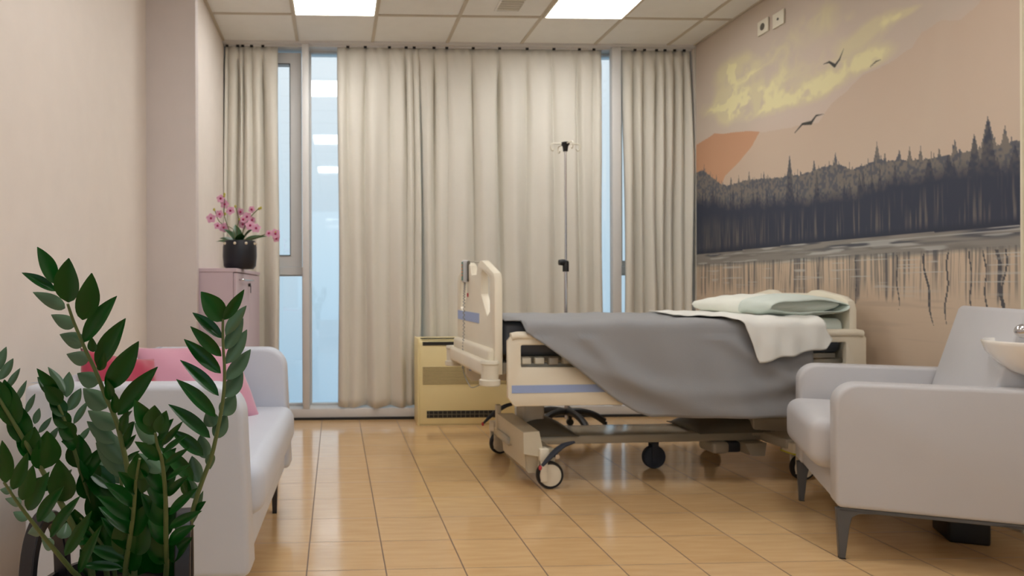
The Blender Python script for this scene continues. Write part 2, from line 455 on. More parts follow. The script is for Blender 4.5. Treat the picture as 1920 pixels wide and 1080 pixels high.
# ------------------------------------------------------------------ mural on the right wall (painted per vertex from procedural shapes)
rng = np.random.RandomState(4)
def vnoise(Y, Z, sy, sz, seed, oct=1):
    out = 0; amp = 1; tot = 0
    for k in range(oct):
        r = np.random.RandomState(seed+k*7); G = r.rand(257, 257)
        a = Y*sy; b_ = Z*sz; i = np.floor(a).astype(int); j = np.floor(b_).astype(int); fa = a-i; fb = b_-j
        fa = fa*fa*(3-2*fa); fb = fb*fb*(3-2*fb); i %= 256; j %= 256
        v = G[i, j]*(1-fa)*(1-fb)+G[i+1, j]*fa*(1-fb)+G[i, j+1]*(1-fa)*fb+G[i+1, j+1]*fa*fb
        out = out+v*amp; tot += amp; amp *= .5; sy *= 2; sz *= 2
    return out/tot
MY0, MY1 = 2.892, 5.600
ny, nz_ = 560, 600
ys = np.linspace(MY0, MY1, ny+1); zs = np.linspace(0.003, HC-.009, nz_+1)
Y, Z = np.meshgrid(ys, zs, indexing='ij')
def L3(c): return np.array(lin(c))
Cc = np.empty(Y.shape+(3,))
Cc[:] = L3((214, 186, 160))
def blend(mask, col):
    global Cc
    m = np.clip(mask, 0, 1)[..., None]; Cc = Cc*(1-m)+np.asarray(col)*m
def curve(pts):
    p = sorted(pts); return np.interp(Y, [a[0] for a in p], [a[1] for a in p])
mtn = [(2.88, 2.409), (3.001, 2.393), (3.092, 2.34), (3.188, 2.303), (3.29, 2.341), (3.398, 2.324), (3.463, 2.266), (3.619, 2.234), (3.789, 2.228), (3.911, 2.174), (4.041, 2.131), (4.109, 2.085), (4.156, 2.047), (4.327, 2.07), (4.656, 2.10), (4.746, 2.122), (4.85, 2.04), (5.0, 1.954), (5.18, 1.88), (5.6, 1.80)]
mc = curve(mtn)+.012*(vnoise(Y, Z*0, 14, 1, 3, 2)-.5)
n1 = vnoise(Y, Z, 2.2, 2.6, 21, 4); n2 = vnoise(Y, Z, 5, 6, 31, 4); n3 = vnoise(Y, Z, 1.1, 1.4, 41, 3)
blend((Z > mc)*1.0, L3((204, 182, 162)))
blend((Z > mc)*np.clip((n3-.45)*4, 0, 1)*.6, L3((218, 190, 172)))
# yellow cloud wisps
cl = 0
for (cy, cz, ry, rz, w) in ((5.05, 2.66, .28, .09, 1.2), (4.90, 2.58, .2, .09, 1.2), (5.15, 2.52, .12, .15, .9), (4.85, 2.42, .3, .07, .9), (4.5, 2.61, .16, .10, .6), (5.3, 2.45, .22, .07, 1.2), (5.0, 2.36, .3, .07, 1.1), (4.75, 2.30, .4, .07, 1.2), (4.4, 2.26, .3, .06, 1), (4.15, 2.24, .2, .06, 1), (3.95, 2.30, .22, .06, 1), (3.72, 2.30, .15, .055, 1.3), (3.85, 2.42, .2, .07, .8), (3.66, 2.47, .15, .05, 1), (4.13, 2.68, .25, .12, .7), (4.3, 2.42, .3, .1, .5), (3.5, 2.46, .1, .02, .8), (4.6, 2.47, .18, .09, .6), (3.9, 2.6, .2, .06, .4), (4.5, 2.95, .4, .1, .4)):
    cl = cl+w*np.exp(-((Y-cy)/ry)**2-((Z-cz)/rz)**2)
ridge = 1-np.abs(2*n1-1)*2.2; ridge2 = 1-np.abs(2*n2-1)*2.0
wis = np.clip(cl, 0, 1.2)*np.clip(.12+1.15*np.maximum(ridge, ridge2*.85), 0, 1.3)
blend((Z > mc+.01)*np.clip(wis*1.1-.28, 0, .72), L3((222, 206, 146)))
blend((Z > mc)*np.clip((cl*ridge2-.75)*2, 0, .8), L3((236, 222, 150)))
blend((Z > mc)*np.clip((Z-2.45)*1.2, 0, 1)*np.clip((4.1-Y)*1.0, 0, 1)*.6, L3((214, 192, 172)))
# ridge shading on the big mountain: paint is a shade deeper along its crest
blend((Z < mc)*np.clip(1-(mc-Z)/.5, 0, 1)*.45, L3((200, 166, 136)))
# orange hill at the far end
org = curve([(5.61, 2.20), (5.404, 2.221), (5.327, 2.237), (5.2, 2.205), (5.037, 2.186), (4.9, 2.16), (4.746, 2.122), (4.70, 1.7)])+.01*(n2-.5)
edge2 = curve([(4.746, 2.122), (4.84, 2.038), (5.004, 1.954), (5.18, 1.884), (5.25, 1.80), (5.6, 1.0)])
blend(((Z < org) & (Z > edge2) & (Y > 4.746))*1.0, L3((214, 152, 104)))
blend(((Z < org) & (Z > edge2) & (Y > 4.746))*np.clip(1-(org-Z)/.25, 0, 1)*.5, L3((200, 136, 90)))
# forest
tb = curve([(5.61, 2.00), (5.5, 2.0), (5.406, 1.95), (5.25, 1.86), (5.144, 1.825), (4.905, 1.835), (4.599, 1.80), (4.428, 1.785), (4.329, 1.775), (4.133, 1.79), (4.011, 1.79), (3.871, 1.736), (3.694, 1.755), (3.499, 1.72), (3.307, 1.70), (3.19, 1.705), (3.047, 1.70), (2.883, 1.70)])
prof = ys*0
def spike(yc, zt, w):
    global prof
    d = np.abs(ys-yc)/w
    h = zt-(zt-1.45)*np.clip(d, 0, 1)**.9+.012*np.abs(np.sin(ys*310))*np.clip(d*2, 0, 1)
    prof = np.maximum(prof, np.where(d < 1, h, 0))
for (yc, zt) in ((4.427, 1.914), (4.011, 1.845), (3.694, 1.842), (4.195, 1.835), (4.872, 1.88), (3.639, 1.777), (3.543, 1.775), (3.478, 1.775), (3.41, 1.76), (3.046, 1.83), (3.113, 1.765), (2.966, 1.765), (3.215, 1.755), (3.301, 1.735), (5.1, 1.88), (5.48, 2.03), (5.3, 1.92), (5.0, 1.87), (4.7, 1.84)):
    spike(yc, zt, .075 if zt < 1.83 else .10)
for k in range(120):
    yc = rng.uniform(MY0, MY1); i = int((yc-MY0)/(MY1-MY0)*ny); spike(yc, tb[i, 0]+rng.uniform(-.03, .035), rng.uniform(.02, .05))
fn_ = .5*vnoise(Y, Z, 26, 22, 55, 3)+.5*vnoise(Y, Z, 80, 70, 57, 1); fn2 = vnoise(Y, Z, 60, 9, 66, 2); fine = vnoise(Y, Z*1.0, 110, 3, 77, 2)
top = np.maximum(prof[:, None], tb-.02)+.02*(fn_-.5)
forest = (Z < top) & (Z > 1.19)
blend(forest*1.0, L3((128, 118, 110)))
blend(forest*np.clip((fn_-.44)*6, 0, 1)*.8, L3((80, 86, 104)))
# darker conifers standing in front
dk = ys*0
for k in range(60):
    yc = rng.uniform(MY0, MY1); i = int((yc-MY0)/(MY1-MY0)*ny); zt = tb[i, 0]-rng.uniform(.01, .16); w = rng.uniform(.03, .06)
    d = np.abs(ys-yc)/w; dk = np.maximum(dk, np.where(d < 1, zt-(zt-1.4)*d, 0))
for (yc, zt) in ((3.046, 1.83), (3.113, 1.76), (4.427, 1.90), (3.25, 1.72), (3.36, 1.72), (2.92, 1.69)):
    d = np.abs(ys-yc)/.08; dk = np.maximum(dk, np.where(d < 1, zt-(zt-1.4)*d, 0))
blend(((Z < dk[:, None]-.03*fn_) & forest)*np.clip(.45+fn_*.7, 0, 1)*.85, L3((54, 62, 84)))
dl = curve([(5.6, 1.74), (4.906, 1.63), (4.33, 1.60), (3.872, 1.58), (3.499, 1.60), (3.19, 1.585), (2.883, 1.57)])+.07*(vnoise(Y, Z*0, 9, 1, 91, 3)-.5)
dm = forest & (Z < dl+.05)
blend(forest*np.clip((dl+.05-Z)/.09, 0, 1), L3((52, 60, 84)))
blend(dm*np.clip((fine-.55)*5, 0, 1)*np.clip((Z-1.33)/.05, 0, 1)*np.clip((1.56-Z)/.12, 0, 1)*.55, L3((140, 126, 114)))
blend(forest*np.clip((Y-4.4)/.9, 0, 1)*np.clip((1.62-Z)/.1, 0, 1)*np.clip((vnoise(Y, Z, 30, 4, 161, 3)-.3)*2, 0, 1)*.45, L3((104, 100, 100)))
blend(forest*np.clip((1.36-Z)/.05, 0, 1)*.7, L3((34, 42, 64)))
# water band
bl = 1.318+.006*np.sin(Y*2); water = (Z < bl) & (Z > 1.0)
blend(water*1.0, L3((146, 138, 130)))
h1 = vnoise(Y, Z, 3, 60, 101, 2); h2 = vnoise(Y, Z, 6, 120, 111, 1)
blend(water*np.clip((h1-.5)*6, 0, 1)*np.clip((Z-1.25)/.04, 0, 1)*.9, L3((50, 60, 84)))
blend(water*np.clip((h2-.66)*7, 0, 1)*.7, L3((196, 192, 188)))
blend(water*np.clip((.34-h1)*6, 0, 1)*.6, L3((112, 106, 102)))
# reed reflections fading into bare paint below
base = np.clip((1.225+.02*(n2-.5)-Z)/.025, 0, 1)
blend((Z < bl)*base, L3((214, 184, 152)))
reed_len = .98+.07*(vnoise(Y, Z*0, 16, 1, 121, 2)-.5)
st = vnoise(Y+.02*vnoise(Y, Z, 6, 3, 131), Z, 105, 1.6, 141, 2)
blend(((Z < 1.235))*np.clip((st-.45)*5, 0, 1)*np.clip((Z-reed_len)/.09, 0, 1)*.75, L3((122, 116, 112)))
st2 = vnoise(Y, Z, 60, 1.4, 151, 2)
blend(((Z < 1.235))*np.clip((st2-.62)*8, 0, 1)*np.clip((Z-reed_len+.02)/.04, 0, 1)*.75, L3((78, 80, 92)))
for (yc, zb, w, sl) in ((3.34, .86, .010, .16), (3.27, .87, .008, -.05), (2.97, .88, .014, .1), (2.99, .9, .008, -.1), (3.55, .93, .007, .05), (3.13, .9, .006, .02), (3.85, .95, .006, 0), (3.05, .88, .006, .05)):
    blend((np.abs(Y-yc-(Z-zb)*sl-.006*np.sin(Z*30+yc*9)) < w*.6*np.clip((Z-zb)/.12+.25, 0, 1)) & (Z > zb) & (Z < 1.22), L3((84, 82, 88)))
blend((Z < 1.2)*np.clip((h2-.76)*8, 0, 1)*np.clip((Z-.98)/.1, 0, 1)*.7, L3((200, 196, 190)))
blend((Z < 1.0)*np.clip((h1-.62)*5, 0, 1)*np.clip((Z-.6)/.3, 0, 1)*.3, L3((170, 146, 128)))
# birds
def seg(p, q, w0, w1=None):
    w1 = w0 if w1 is None else w1
    py_, pz = p; qy, qz = q; dy_, dz_ = qy-py_, qz-pz; L = dy_*dy_+dz_*dz_
    t = np.clip(((Y-py_)*dy_+(Z-pz)*dz_)/L, 0, 1); d = np.hypot(Y-py_-t*dy_, Z-pz-t*dz_)
    blend(np.clip((w0+(w1-w0)*t-d)/.004+.5, 0, 1), L3((52, 50, 46)))
seg((4.108, 2.388), (4.06, 2.385), .002, .006); seg((4.06, 2.385), (4.013, 2.348), .006, .011); seg((4.013, 2.348), (3.975, 2.372), .009, .006); seg((3.975, 2.372), (3.939, 2.425), .006, .001)
seg((4.374, 2.034), (4.302, 2.072), .003, .007); seg((4.302, 2.072), (4.22, 2.062), .007, .013); seg((4.22, 2.062), (4.175, 2.094), .010, .006); seg((4.175, 2.094), (4.105, 2.088), .006, .001)
seg((3.738, 2.258), (3.70, 2.272), .002, .004); seg((3.70, 2.272), (3.665, 2.273), .004, .001)
lum = (Cc@np.array([.2126, .7152, .0722]))[..., None]; Cm = (Cc*.74+lum*.26)*np.array([.97, .99, .98])
nv_ = (ny+1)*(nz_+1)
co = np.empty((nv_, 3), dtype=np.float32); co[:, 0] = XR-.0025; co[:, 1] = Y.ravel(); co[:, 2] = Z.ravel()
I, J = np.meshgrid(np.arange(ny), np.arange(nz_), indexing='ij'); a_ = (I*(nz_+1)+J).ravel()
fc = np.stack([a_, a_+1, a_+nz_+2, a_+nz_+1], 1).astype(np.int32)
me = bpy.data.meshes.new('wall_mural'); me.vertices.add(nv_); me.vertices.foreach_set('co', co.ravel())
me.loops.add(fc.size); me.loops.foreach_set('vertex_index', fc.ravel())
me.polygons.add(len(fc)); me.polygons.foreach_set('loop_start', np.arange(0, fc.size, 4, dtype=np.int32)); me.polygons.foreach_set('loop_total', np.full(len(fc), 4, dtype=np.int32))
me.update(calc_edges=True)
ca = me.color_attributes.new('paint', 'FLOAT_COLOR', 'POINT')
ca.data.foreach_set('color', np.concatenate([Cm.reshape(-1, 3), np.ones((nv_, 1))], 1).astype(np.float32).ravel())
mm = bpy.data.materials.new('mural_paint'); mm.use_nodes = True; nt = mm.node_tree
at = N(nt, 'ShaderNodeAttribute', attribute_name='paint'); nt.links.new(at.outputs['Color'], nt.nodes['Principled BSDF'].inputs['Base Color'])
nt.nodes['Principled BSDF'].inputs['Roughness'].default_value = .7
me.materials.append(mm)
o = bpy.data.objects.new('wall_mural', me); COL.objects.link(o)
tag(o, 'painted wall mural of a dark pine forest, peach mountains and flying birds', 'mural')
struct('trim_12', nb(XR-.008, XR, 2.882, 2.892, 0, HC), mat('edge_strip', (224, 216, 190), .5), 'pale strip at the mural edge')
struct('trim_13', nb(XR-.01, XR, 5.600, 5.612, .0, HC), mat('corner_strip', (196, 190, 178), .5), 'pale corner strip at the window')

# wall sockets
def socket(y, z, label, dot):
    t = thing('wall_socket', label, 'socket', (XR-.004, y, z), 0, 'socket plates high on the mural wall')
    finish('cover_plate', nb(-.012, 0, -.058, .058, -.048, .048, bev=.004), MWHITEP, t)
    bm = bmesh.new()
    lathe(bm, [(.0, -.0125), (dot, -.0125), (dot, -.0145), (dot*.8, -.0145), (0, -.0135)], seg=20, axis='x')
    finish('socket_hole', bm, MBEDD, t)
socket(4.689, 2.826, 'white socket plate with a round recess, left of the pair', .024)
socket(4.522, 2.815, 'white socket plate with a small central hole, right of the pair', .009)

# ------------------------------------------------------------------ fan-coil heater
t = thing('heater', 'cream wall-side fan heater cabinet below the curtains, behind the bed foot', 'heater', (.995, 5.45, 0))
HX0, HX1 = -.363, .365
bm = bmesh.new()
plate(bm, [(-.11, .012), (.13, .012), (.13, .66), (-.05, .66), (-.08, .655), (-.10, .635), (-.11, .60)], [], HX0, HX1, 'x', bev=.004)
finish('casing', bm, MCREAM, t)
finish('side_panel', nb(HX0-.008, HX0+.004, -.118, .13, 0, .665, bev=.004), MCREAM, t)
finish('side_panel', nb(HX1-.004, HX1+.008, -.118, .13, 0, .665, bev=.004), MCREAM, t)
finish('base_plinth', nb(HX0, HX1, -.105, .12, 0, .012), mat('plinth_cream', (214, 200, 150), .5), t)
bm = bmesh.new()
for k in range(3): box(bm, HX0+.02, HX1-.02, -.098+k*.022, -.086+k*.022, .6605-.004*0, .664)
box(bm, HX0+.03, HX1-.02, -.1125, -.10, .612, .638)
finish('top_grille', bm, MDARK, t)
bm = bmesh.new()
for k in range(12): box(bm, HX0+.03, HX1-.05, -.1135, -.1095, .315+k*.0115, .3185+k*.0115)
finish('louver_shadow_lines', bm, mat('louver_shadow', (138, 124, 88), .6), t)  # shade between the louvers painted as thin darker strips on the casing
finish('lower_grille', nb(HX0+.06, HX1-.12, -.1125, -.10, .058, .112), MDARK, t)
bm = bmesh.new()
for k in range(15): box(bm, HX0+.075+k*.035, HX0+.079+k*.035, -.116, -.1125, .058, .112)
box(bm, HX0+.06, HX1-.12, -.116, -.1125, .083, .087)
finish('grille_bars', bm, mat('bar_grey', (120, 112, 92), .5), t)

# ------------------------------------------------------------------ cabinet with orchid
CXF = -.587
t = thing('cabinet', 'tall pale mauve cabinet in the left alcove under the orchid pot', 'cabinet', ((XL+CXF)/2, 4.82, 0))
cx = (XL+CXF)/2
hw = (CXF-XL)/2
finish('cabinet_body', nb(-hw+.003, hw-.018, -.63, .64, .02, 1.150, bev=.002, seg=1), MCAB, t)
finish('plinth', nb(-hw+.01, hw-.03, -.62, .63, 0, .02), MDARK, t)
finish('cabinet_top', nb(-hw+.003, hw+.004, -.634, .645, 1.150, 1.173, bev=.002, seg=1), MCAB, t)
for (a, b_, hy, s) in ((-.626, .020, -.05, 1), (.026, .638, .09, 0)):
    d = finish('door', nb(hw-.016, hw, a, b_, .03, 1.145, bev=.002, seg=1), MCAB, t)
    if s:
        h = bmesh.new(); tube(h, smoothpts([(hw, a+.12, 1.105), (hw+.03, a+.13, 1.105), (hw+.032, a+.3, 1.105), (hw+.03, b_-.05, 1.105), (hw, b_-.04, 1.105)], 4), .006)
        finish('handle', h, MCHROME, d)
        h = bmesh.new(); lathe(h, [(0, 0), (.011, 0), (.011, .016), (0, .016)], (hw, b_-.07, 1.075), 16, axis='x'); box(h, hw+.014, hw+.018, b_-.078, b_-.062, 1.02, 1.07)
        finish('lock_key', h, MBLACK, d)

t = thing('orchid_pot', 'pink orchids in a black pot with pearl beads on the mauve cabinet', 'plant', (-.60, 4.45, 1.173))
bm = bmesh.new(); lathe(bm, [(0, 0), (.085, 0), (.10, .02), (.106, .08), (.105, .14), (.095, .178), (.088, .178), (.088, .15), (0, .15)], seg=36)
finish('pot', bm, MPOTN, t)
for a in (-145, -100, -60, -20, 20, 60):
    bm = bmesh.new(); ball(bm, (.101*math.cos(R(a)), .101*math.sin(R(a)), .158), .009)
    finish('pearl_bead', bm, MPEARL, t)
bm = bmesh.new(); lathe(bm, [(0, .152), (.087, .152)], seg=20); finish('soil', bm, MSOIL, t)
def leafmesh(bm, B, T, w, nrm, curl=.15, n=8, cup=.2):
    B = Vector(B); T = Vector(T); d = T-B; L = d.length; d.normalize()
    nrm = Vector(nrm); nrm = (nrm-d*nrm.dot(d)).normalized(); s = nrm.cross(d)
    rows = []
    for i in range(n+1):
        t = i/n
        pr = (math.sin(math.pi*min(1, t**.85))**.75 if 0 < t < 1 else 0)*(1-.25*max(0, t-.6))
        hw_ = max(w*.5*pr, w*.02)
        c = B+d*L*t+nrm*(-curl*L*(t*t)+curl*L*t*.9)
        rows.append([bm.verts.new(c+s*hw_*q+nrm*(abs(q)**1.5*hw_*cup)) for q in (-1, -.55, 0, .55, 1)])
    for i in range(n):
        for k in range(4):
            bm.faces.new((rows[i][k], rows[i+1][k], rows[i+1][k+1], rows[i][k+1]))
OL = [(-.12, -.03, .045, .07), (.17, -.02, .06, .06), (-.09, -.05, .10, .08), (.09, -.06, .10, .07), (.02, -.10, .07, .06), (-.15, .02, .03, .05), (.13, .05, .07, .06), (-.04, .08, .14, .06)]
for (x, y, z, w) in OL:
    bm = bmesh.new(); leafmesh(bm, (x*.1, y*.1, .15), (x, y, .15+z), w, (-x*.3, -.5, 1), curl=.35); finish('leaf', bm, MOLEAF, t, smooth=-180)
PX = 4.45/1316.
def opx(X, Y_): return ((X/4.5+340-450)*PX, -.0, (503-(Y_/4.5+340))*PX)
blooms = [(345, 150), (372, 192), (340, 280), (425, 250), (505, 255), (270, 315), (318, 375), (365, 385), (605, 242), (562, 300), (600, 322), (590, 375), (530, 322), (525, 358), (745, 440), (795, 440), (800, 478), (640, 398)]
stems_ = [[(445, 480), (400, 380), (370, 280), (372, 200), (375, 120)], [(460, 480), (440, 400), (330, 340), (290, 245)], [(480, 480), (475, 400), (490, 320), (465, 212)], [(510, 480), (540, 380), (590, 300), (660, 232)], [(520, 480), (560, 420), (600, 400), (650, 398)], [(530, 490), (620, 475), (720, 440), (800, 445)]]
for k, s in enumerate(stems_):
    bm = bmesh.new(); pts = [Vector(opx(*q)) for q in s]
    for i, p_ in enumerate(pts): p_.y = -.02+.03*math.sin(k*1.7)*i/len(pts)
    tube(bm, smoothpts(pts, 4), .0028, 6); finish('flower_stem', bm, mat('orchid_stem', (104, 104, 60), .6) if k == 0 else bpy.data.materials['orchid_stem'], t)
for k, (X, Y_) in enumerate(blooms):
    c = Vector(opx(X, Y_)); c.y = -.035+.025*math.sin(k*2.1)
    bm = bmesh.new(); rad = .029+.005*math.sin(k*3)
    tilt = Vector((.35*math.sin(k*1.3), -1, .3*math.cos(k*2.2))).normalized()
    ux_ = tilt.cross(Vector((0, 0, 1))).normalized(); uz_ = ux_.cross(tilt)
    for a in range(5):
        an = R(90+72*a+k*13); dr = ux_*math.cos(an)+uz_*math.sin(an)
        leafmesh(bm, c+dr*.002, c+dr*rad, rad*.95, tilt, curl=.25, n=5)
    bl_ = finish('blossom', bm, MPET, t, smooth=-180)
    bm = bmesh.new(); ball(bm, c+tilt*.004, .0075, seg=8); finish('blossom_centre', bm, MPETC, bl_)
for X, Y_ in ((375, 112), (372, 130), (290, 240), (465, 212), (660, 232), (675, 225), (640, 395), (655, 400), (795, 425), (500, 320), (380, 275), (545, 320)):
    bm = bmesh.new(); c = opx(X, Y_); ball(bm, (c[0], -.03, c[2]), .0075, sz=1.3, seg=8); finish('bud', bm, MBUD, t)

# ------------------------------------------------------------------ hospital bed
BO = (.845, 3.62, 0); BR = R(2.0)
BL, BW = 1.97, .93
bed = thing('hospital_bed', 'cream hospital bed with blue stripes on castors against the mural wall', 'bed', BO, BR)
# footboard: plate in (y,z) with two grip holes
ft = bmesh.new()
outer = [(0, .60), (0, 1.10), (.02, 1.13), (.20, 1.185), (.27, 1.205), (.32, 1.205), (.37, 1.185), (.40, 1.13), (.53, 1.13), (.56, 1.185), (.61, 1.205), (.66, 1.205), (.73, 1.185), (.91, 1.13), (BW, 1.10), (BW, .60)]
h1_ = [(.10, .93), (.10, 1.09), (.13, 1.115), (.26, 1.15), (.29, 1.13), (.29, 1.02), (.16, .90)]
h2_ = [(BW-a, b_) for a, b_ in reversed(h1_)]
plate(ft, outer, [h1_, h2_], -.022, .022, 'x', bev=.008)
fb = finish('footboard', ft, MBED, bed)
finish('footboard_stripe', nb(-.0245, -.0215, .33, .90, .852, .908), MBLUE, fb)
finish('footboard_badge', nb(-.0245, -.0215, .60, .635, .998, 1.02), MREDM, fb)
bm = nb(-.075, .02, .02, .955, .585, .672, bev=.018); box(bm, -.05, .03, .02, BW, .66, .735, bev=.02)
finish('foot_bumper', bm, MBED, bed)
for yy in (.01, BW+.01):
    bm = bmesh.new(); lathe(bm, [(0, .545), (.05, .545), (.055, .55), (.055, .575), (.045, .58), (.045, .655), (.05, .66), (.045, .675), (0, .675)], (-.045, yy, 0), 24)
    finish('corner_bumper', bm, MWHITEP, bed)
# headboard
hb = bmesh.new()
outer = [(0, .45), (0, .93), (.015, .975), (.06, 1.0), (.25, 1.035), (.30, 1.03), (.33, 1.015), (.60, 1.015), (.63, 1.03), (.68, 1.035), (.87, 1.0), (.915, .975), (BW, .93), (BW, .45)]
plate(hb, outer, [[(.09, .93), (.12, .955), (.24, .985), (.26, .97), (.26, .93), (.12, .90)], [(BW-.12, .90), (BW-.26, .93), (BW-.26, .97), (BW-.24, .985), (BW-.12, .955), (BW-.09, .93)]], BL-.045, BL, 'x', bev=.010)
finish('headboard', hb, MBED, bed)
# side rails
def rail(u0, u1, v0, hole, name='side_rail'):
    bm = bmesh.new()
    out = [(u0, .49), (u0+.035, .443), (u1-.035, .443), (u1, .49), (u1, .78), (u1-.02, .806), (u1-.04, .814), (u0+.04, .814), (u0+.02, .806), (u0, .78)]
    plate(bm, out, [rr(hole[0], hole[1], .643, .758, .008, 2)], v0, v0+.03, 'y', bev=.006)
    r_ = finish(name, bm, MBED, bed)
    bm = bmesh.new(); tube(bm, [(u0+.02, v0+.012, .800), (u0+.05, v0+.012, .806), (u1-.05, v0+.012, .806), (u1-.02, v0+.012, .800)], .022, 12)
    finish('rail_grip', bm, MBED, r_)
    finish('rail_stripe', nb(u0+.02, u1-.02, v0-.002, v0+.001, .512, .552), MBLUE, r_)
    return r_
rail(.035, .98, -.045, (.105, .90)); rail(1.03, 1.985, -.045, (1.14, 1.87))
rail(.035, .98, BW+.0, (.105, .90)); rail(1.03, 1.93, BW+.0, (1.14, 1.80))
# frame under the mattress
bm = nb(.03, BL-.04, .03, .06, .60, .66, bev=.004); box(bm, .03, BL-.04, BW-.06, BW-.03, .60, .66, bev=.004)
box(bm, .05, .10, .06, BW-.06, .60, .66); box(bm, BL-.10, BL-.05, .06, BW-.06, .60, .66)
box(bm, .08, BL-.08, .06, BW-.06, .665, .69)
finish('mattress_platform', bm, MBEDG, bed)
for u in (.12, .19, .265, .34, .42): finish('rail_latch', nb(u, u+.05, -.01, .03, .655-.005*(u == .265), .69, bev=.006), MBEDG if u == .265 else MWHITEP, bed)
for v0 in (.0, BW-.02):
    for u in (.15, .8, 1.15, 1.8): finish('rail_bracket', nb(u, u+.04, v0-.012, v0+.035, .56, .64), MBEDG, bed)
# lift columns
for u, nm in ((.305, 0), (1.62, 1)):
    bm = nb(u-.06, u+.06, .36, .52, .22, .62, bev=.012)
    finish('lift_column', bm, MBEDG, bed)
    bm = bmesh.new()
    a, c_ = (.37, .05) if nm else (.12, .18)
    gridmesh(bm, 16, 10, lambda s, q: (u-a-.02+(a+c_+.06)*s, .25+.38*q, .222+(.10 if nm else .085)*math.sin(math.pi*s)**.8*math.sin(math.pi*min(1, max(0, q)))**.35))
    o = finish('column_cover', bm, MBEDD, bed, smooth=-180)
    o.modifiers.new('t', 'SOLIDIFY').thickness = .004
# chassis beam
finish('chassis_beam', nb(.12, 1.78, .27, .56, .172, .220, bev=.006), mat('beam_glossy_grey', (176, 172, 158), .18, .2), bed)
bm = bmesh.new()
hull(bm, [(.15, .03, .10), (.17, .05, .075), (.31, .05, .075), (.31, .46, .075), (.17, .46, .075), (.15, .46, .10)], [(.147, .03, .20), (.15, .03, .20), (.31, .03, .20), (.31, .48, .20), (.15, .48, .20), (.147, .48, .20)])
hull(bm, [(.135, .01, .185), (.245, .01, .165), (.245, .50, .165), (.135, .50, .185)], [(.135, .02, .295), (.22, .02, .30), (.22, .50, .31), (.125, .50, .31)])
box(bm, .12, .15, .50, .53, .20, .36, bev=.005)
finish('foot_housing', bm, mat('housing_beige', (206, 196, 172), .4), bed)
bm = nb(1.60, 1.80, .05, .86, .172, .225, bev=.008)
box(bm, 1.55, 1.80, .26, .56, .20, .30, bev=.01)
hull(bm, [(1.50, .20, .10), (1.58, .20, .10), (1.58, .34, .10), (1.50, .34, .10)], [(1.46, .20, .172), (1.59, .20, .172), (1.59, .34, .172), (1.46, .34, .172)])
box(bm, 1.30, 1.40, .24, .40, .105, .172, bev=.02)
finish('head_housing', bm, MBEDG, bed)
finish('actuator_motor', nb(1.385, 1.47, .25, .36, .11, .17, bev=.01), MRUB, bed)
# castors
def caster(u, v, r, face, hub, name='caster', ang=0, w=.03):
    c = thing_part(name, bed, (u, v, 0), ang)
    bm = bmesh.new()
    lathe(bm, [(r*.80, -w/2), (r*.95, -w/2), (r, -w*.3), (r, w*.3), (r*.95, w/2), (r*.80, w/2)], (0, 0, r), 36, axis='y')
    finish('tyre', bm, MRUB if hub is MRUB else MBLACK, c)
    bm = bmesh.new()
    lathe(bm, [(0, -w*.62), (r*.5, -w*.6), (r*.84, -w*.45), (r*.84, w*.45), (r*.5, w*.6), (0, w*.62)], (0, 0, r), 32, axis='y')
    finish('wheel_hub', bm, hub, c)
    bm = bmesh.new()
    box(bm, -.055 if face else -.02, -.018 if face else .02, -.026, -.018, r*.55, r*2+.03, bev=.003)
    box(bm, -.055 if face else -.02, -.018 if face else .02, .018, .026, r*.55, r*2+.03, bev=.003)
    box(bm, -.06 if face else -.02, -.01 if face else .02, -.028, .028, r*2+.004, r*2+.07, bev=.006)
    finish('fork', bm, MBED if face else MRUB, c)
    return c
def thing_part(name, parent, loc, rz=0):
    o = bpy.data.objects.new(name, None); COL.objects.link(o); o.parent = parent; o.location = loc; o.rotation_euler = (0, 0, rz); o.empty_display_size = .05
    return o
# a caster is one part: its meshes are its sub-parts
caster(.275, .02, .072, True, MBED); caster(.22, .80, .07, True, MBED, ang=.3)
caster(1.015, .37, .067, False, MRUB, w=.035); caster(1.60, .78, .067, False, MRUB, w=.035); 
c = caster(1.70, .06, .07, True, MBED)
finish('caster_hood', nb(-.09, .10, -.055, .05, .15, .21, bev=.01), MBED, c); finish('caster_band', nb(-.091, .101, -.057, .051, .150, .158), MYEL, c)
# brake pedals
def pedal(pts, tip, nm='brake_pedal'):
    bm = bmesh.new(); pp = smoothpts(pts, 6); n = len(pp)
    tube(bm, pp, [.009+.010*math.sin(math.pi*i/(n-1)) for i in range(n)], 10, flat=.7)
    p_ = finish(nm, bm, MRUB, bed)
    bm = bmesh.new(); ball(bm, tip, .009, sz=1.4); finish('pedal_tip', bm, MREDM, p_)
pedal([(.40, -.0, .245), (.33, -.02, .23), (.27, -.035, .19), (.215, -.04, .135)], (.205, -.04, .125))
bm = bmesh.new(); lathe(bm, [(0, -.06), (.012, -.06), (.014, -.03), (.014, 0), (0, 0)], (.29, 0, .185), 16, axis='y'); finish('pedal_axle', bm, MCHROME, bed)
pedal([(.30, .72, .33), (.24, .74, .31), (.17, .76, .26), (.11, .77, .20)], (.105, .77, .195))

# mattress, blanket, sheet, pillow — each rests on the bed
mt = thing('mattress', 'thick charcoal mattress seen between the cream side rails', 'mattress', BO, BR)
finish('mattress_core', nb(.035, BL-.055, .035, BW-.035, .692, .874, bev=.035, seg=4), MMATT, mt)

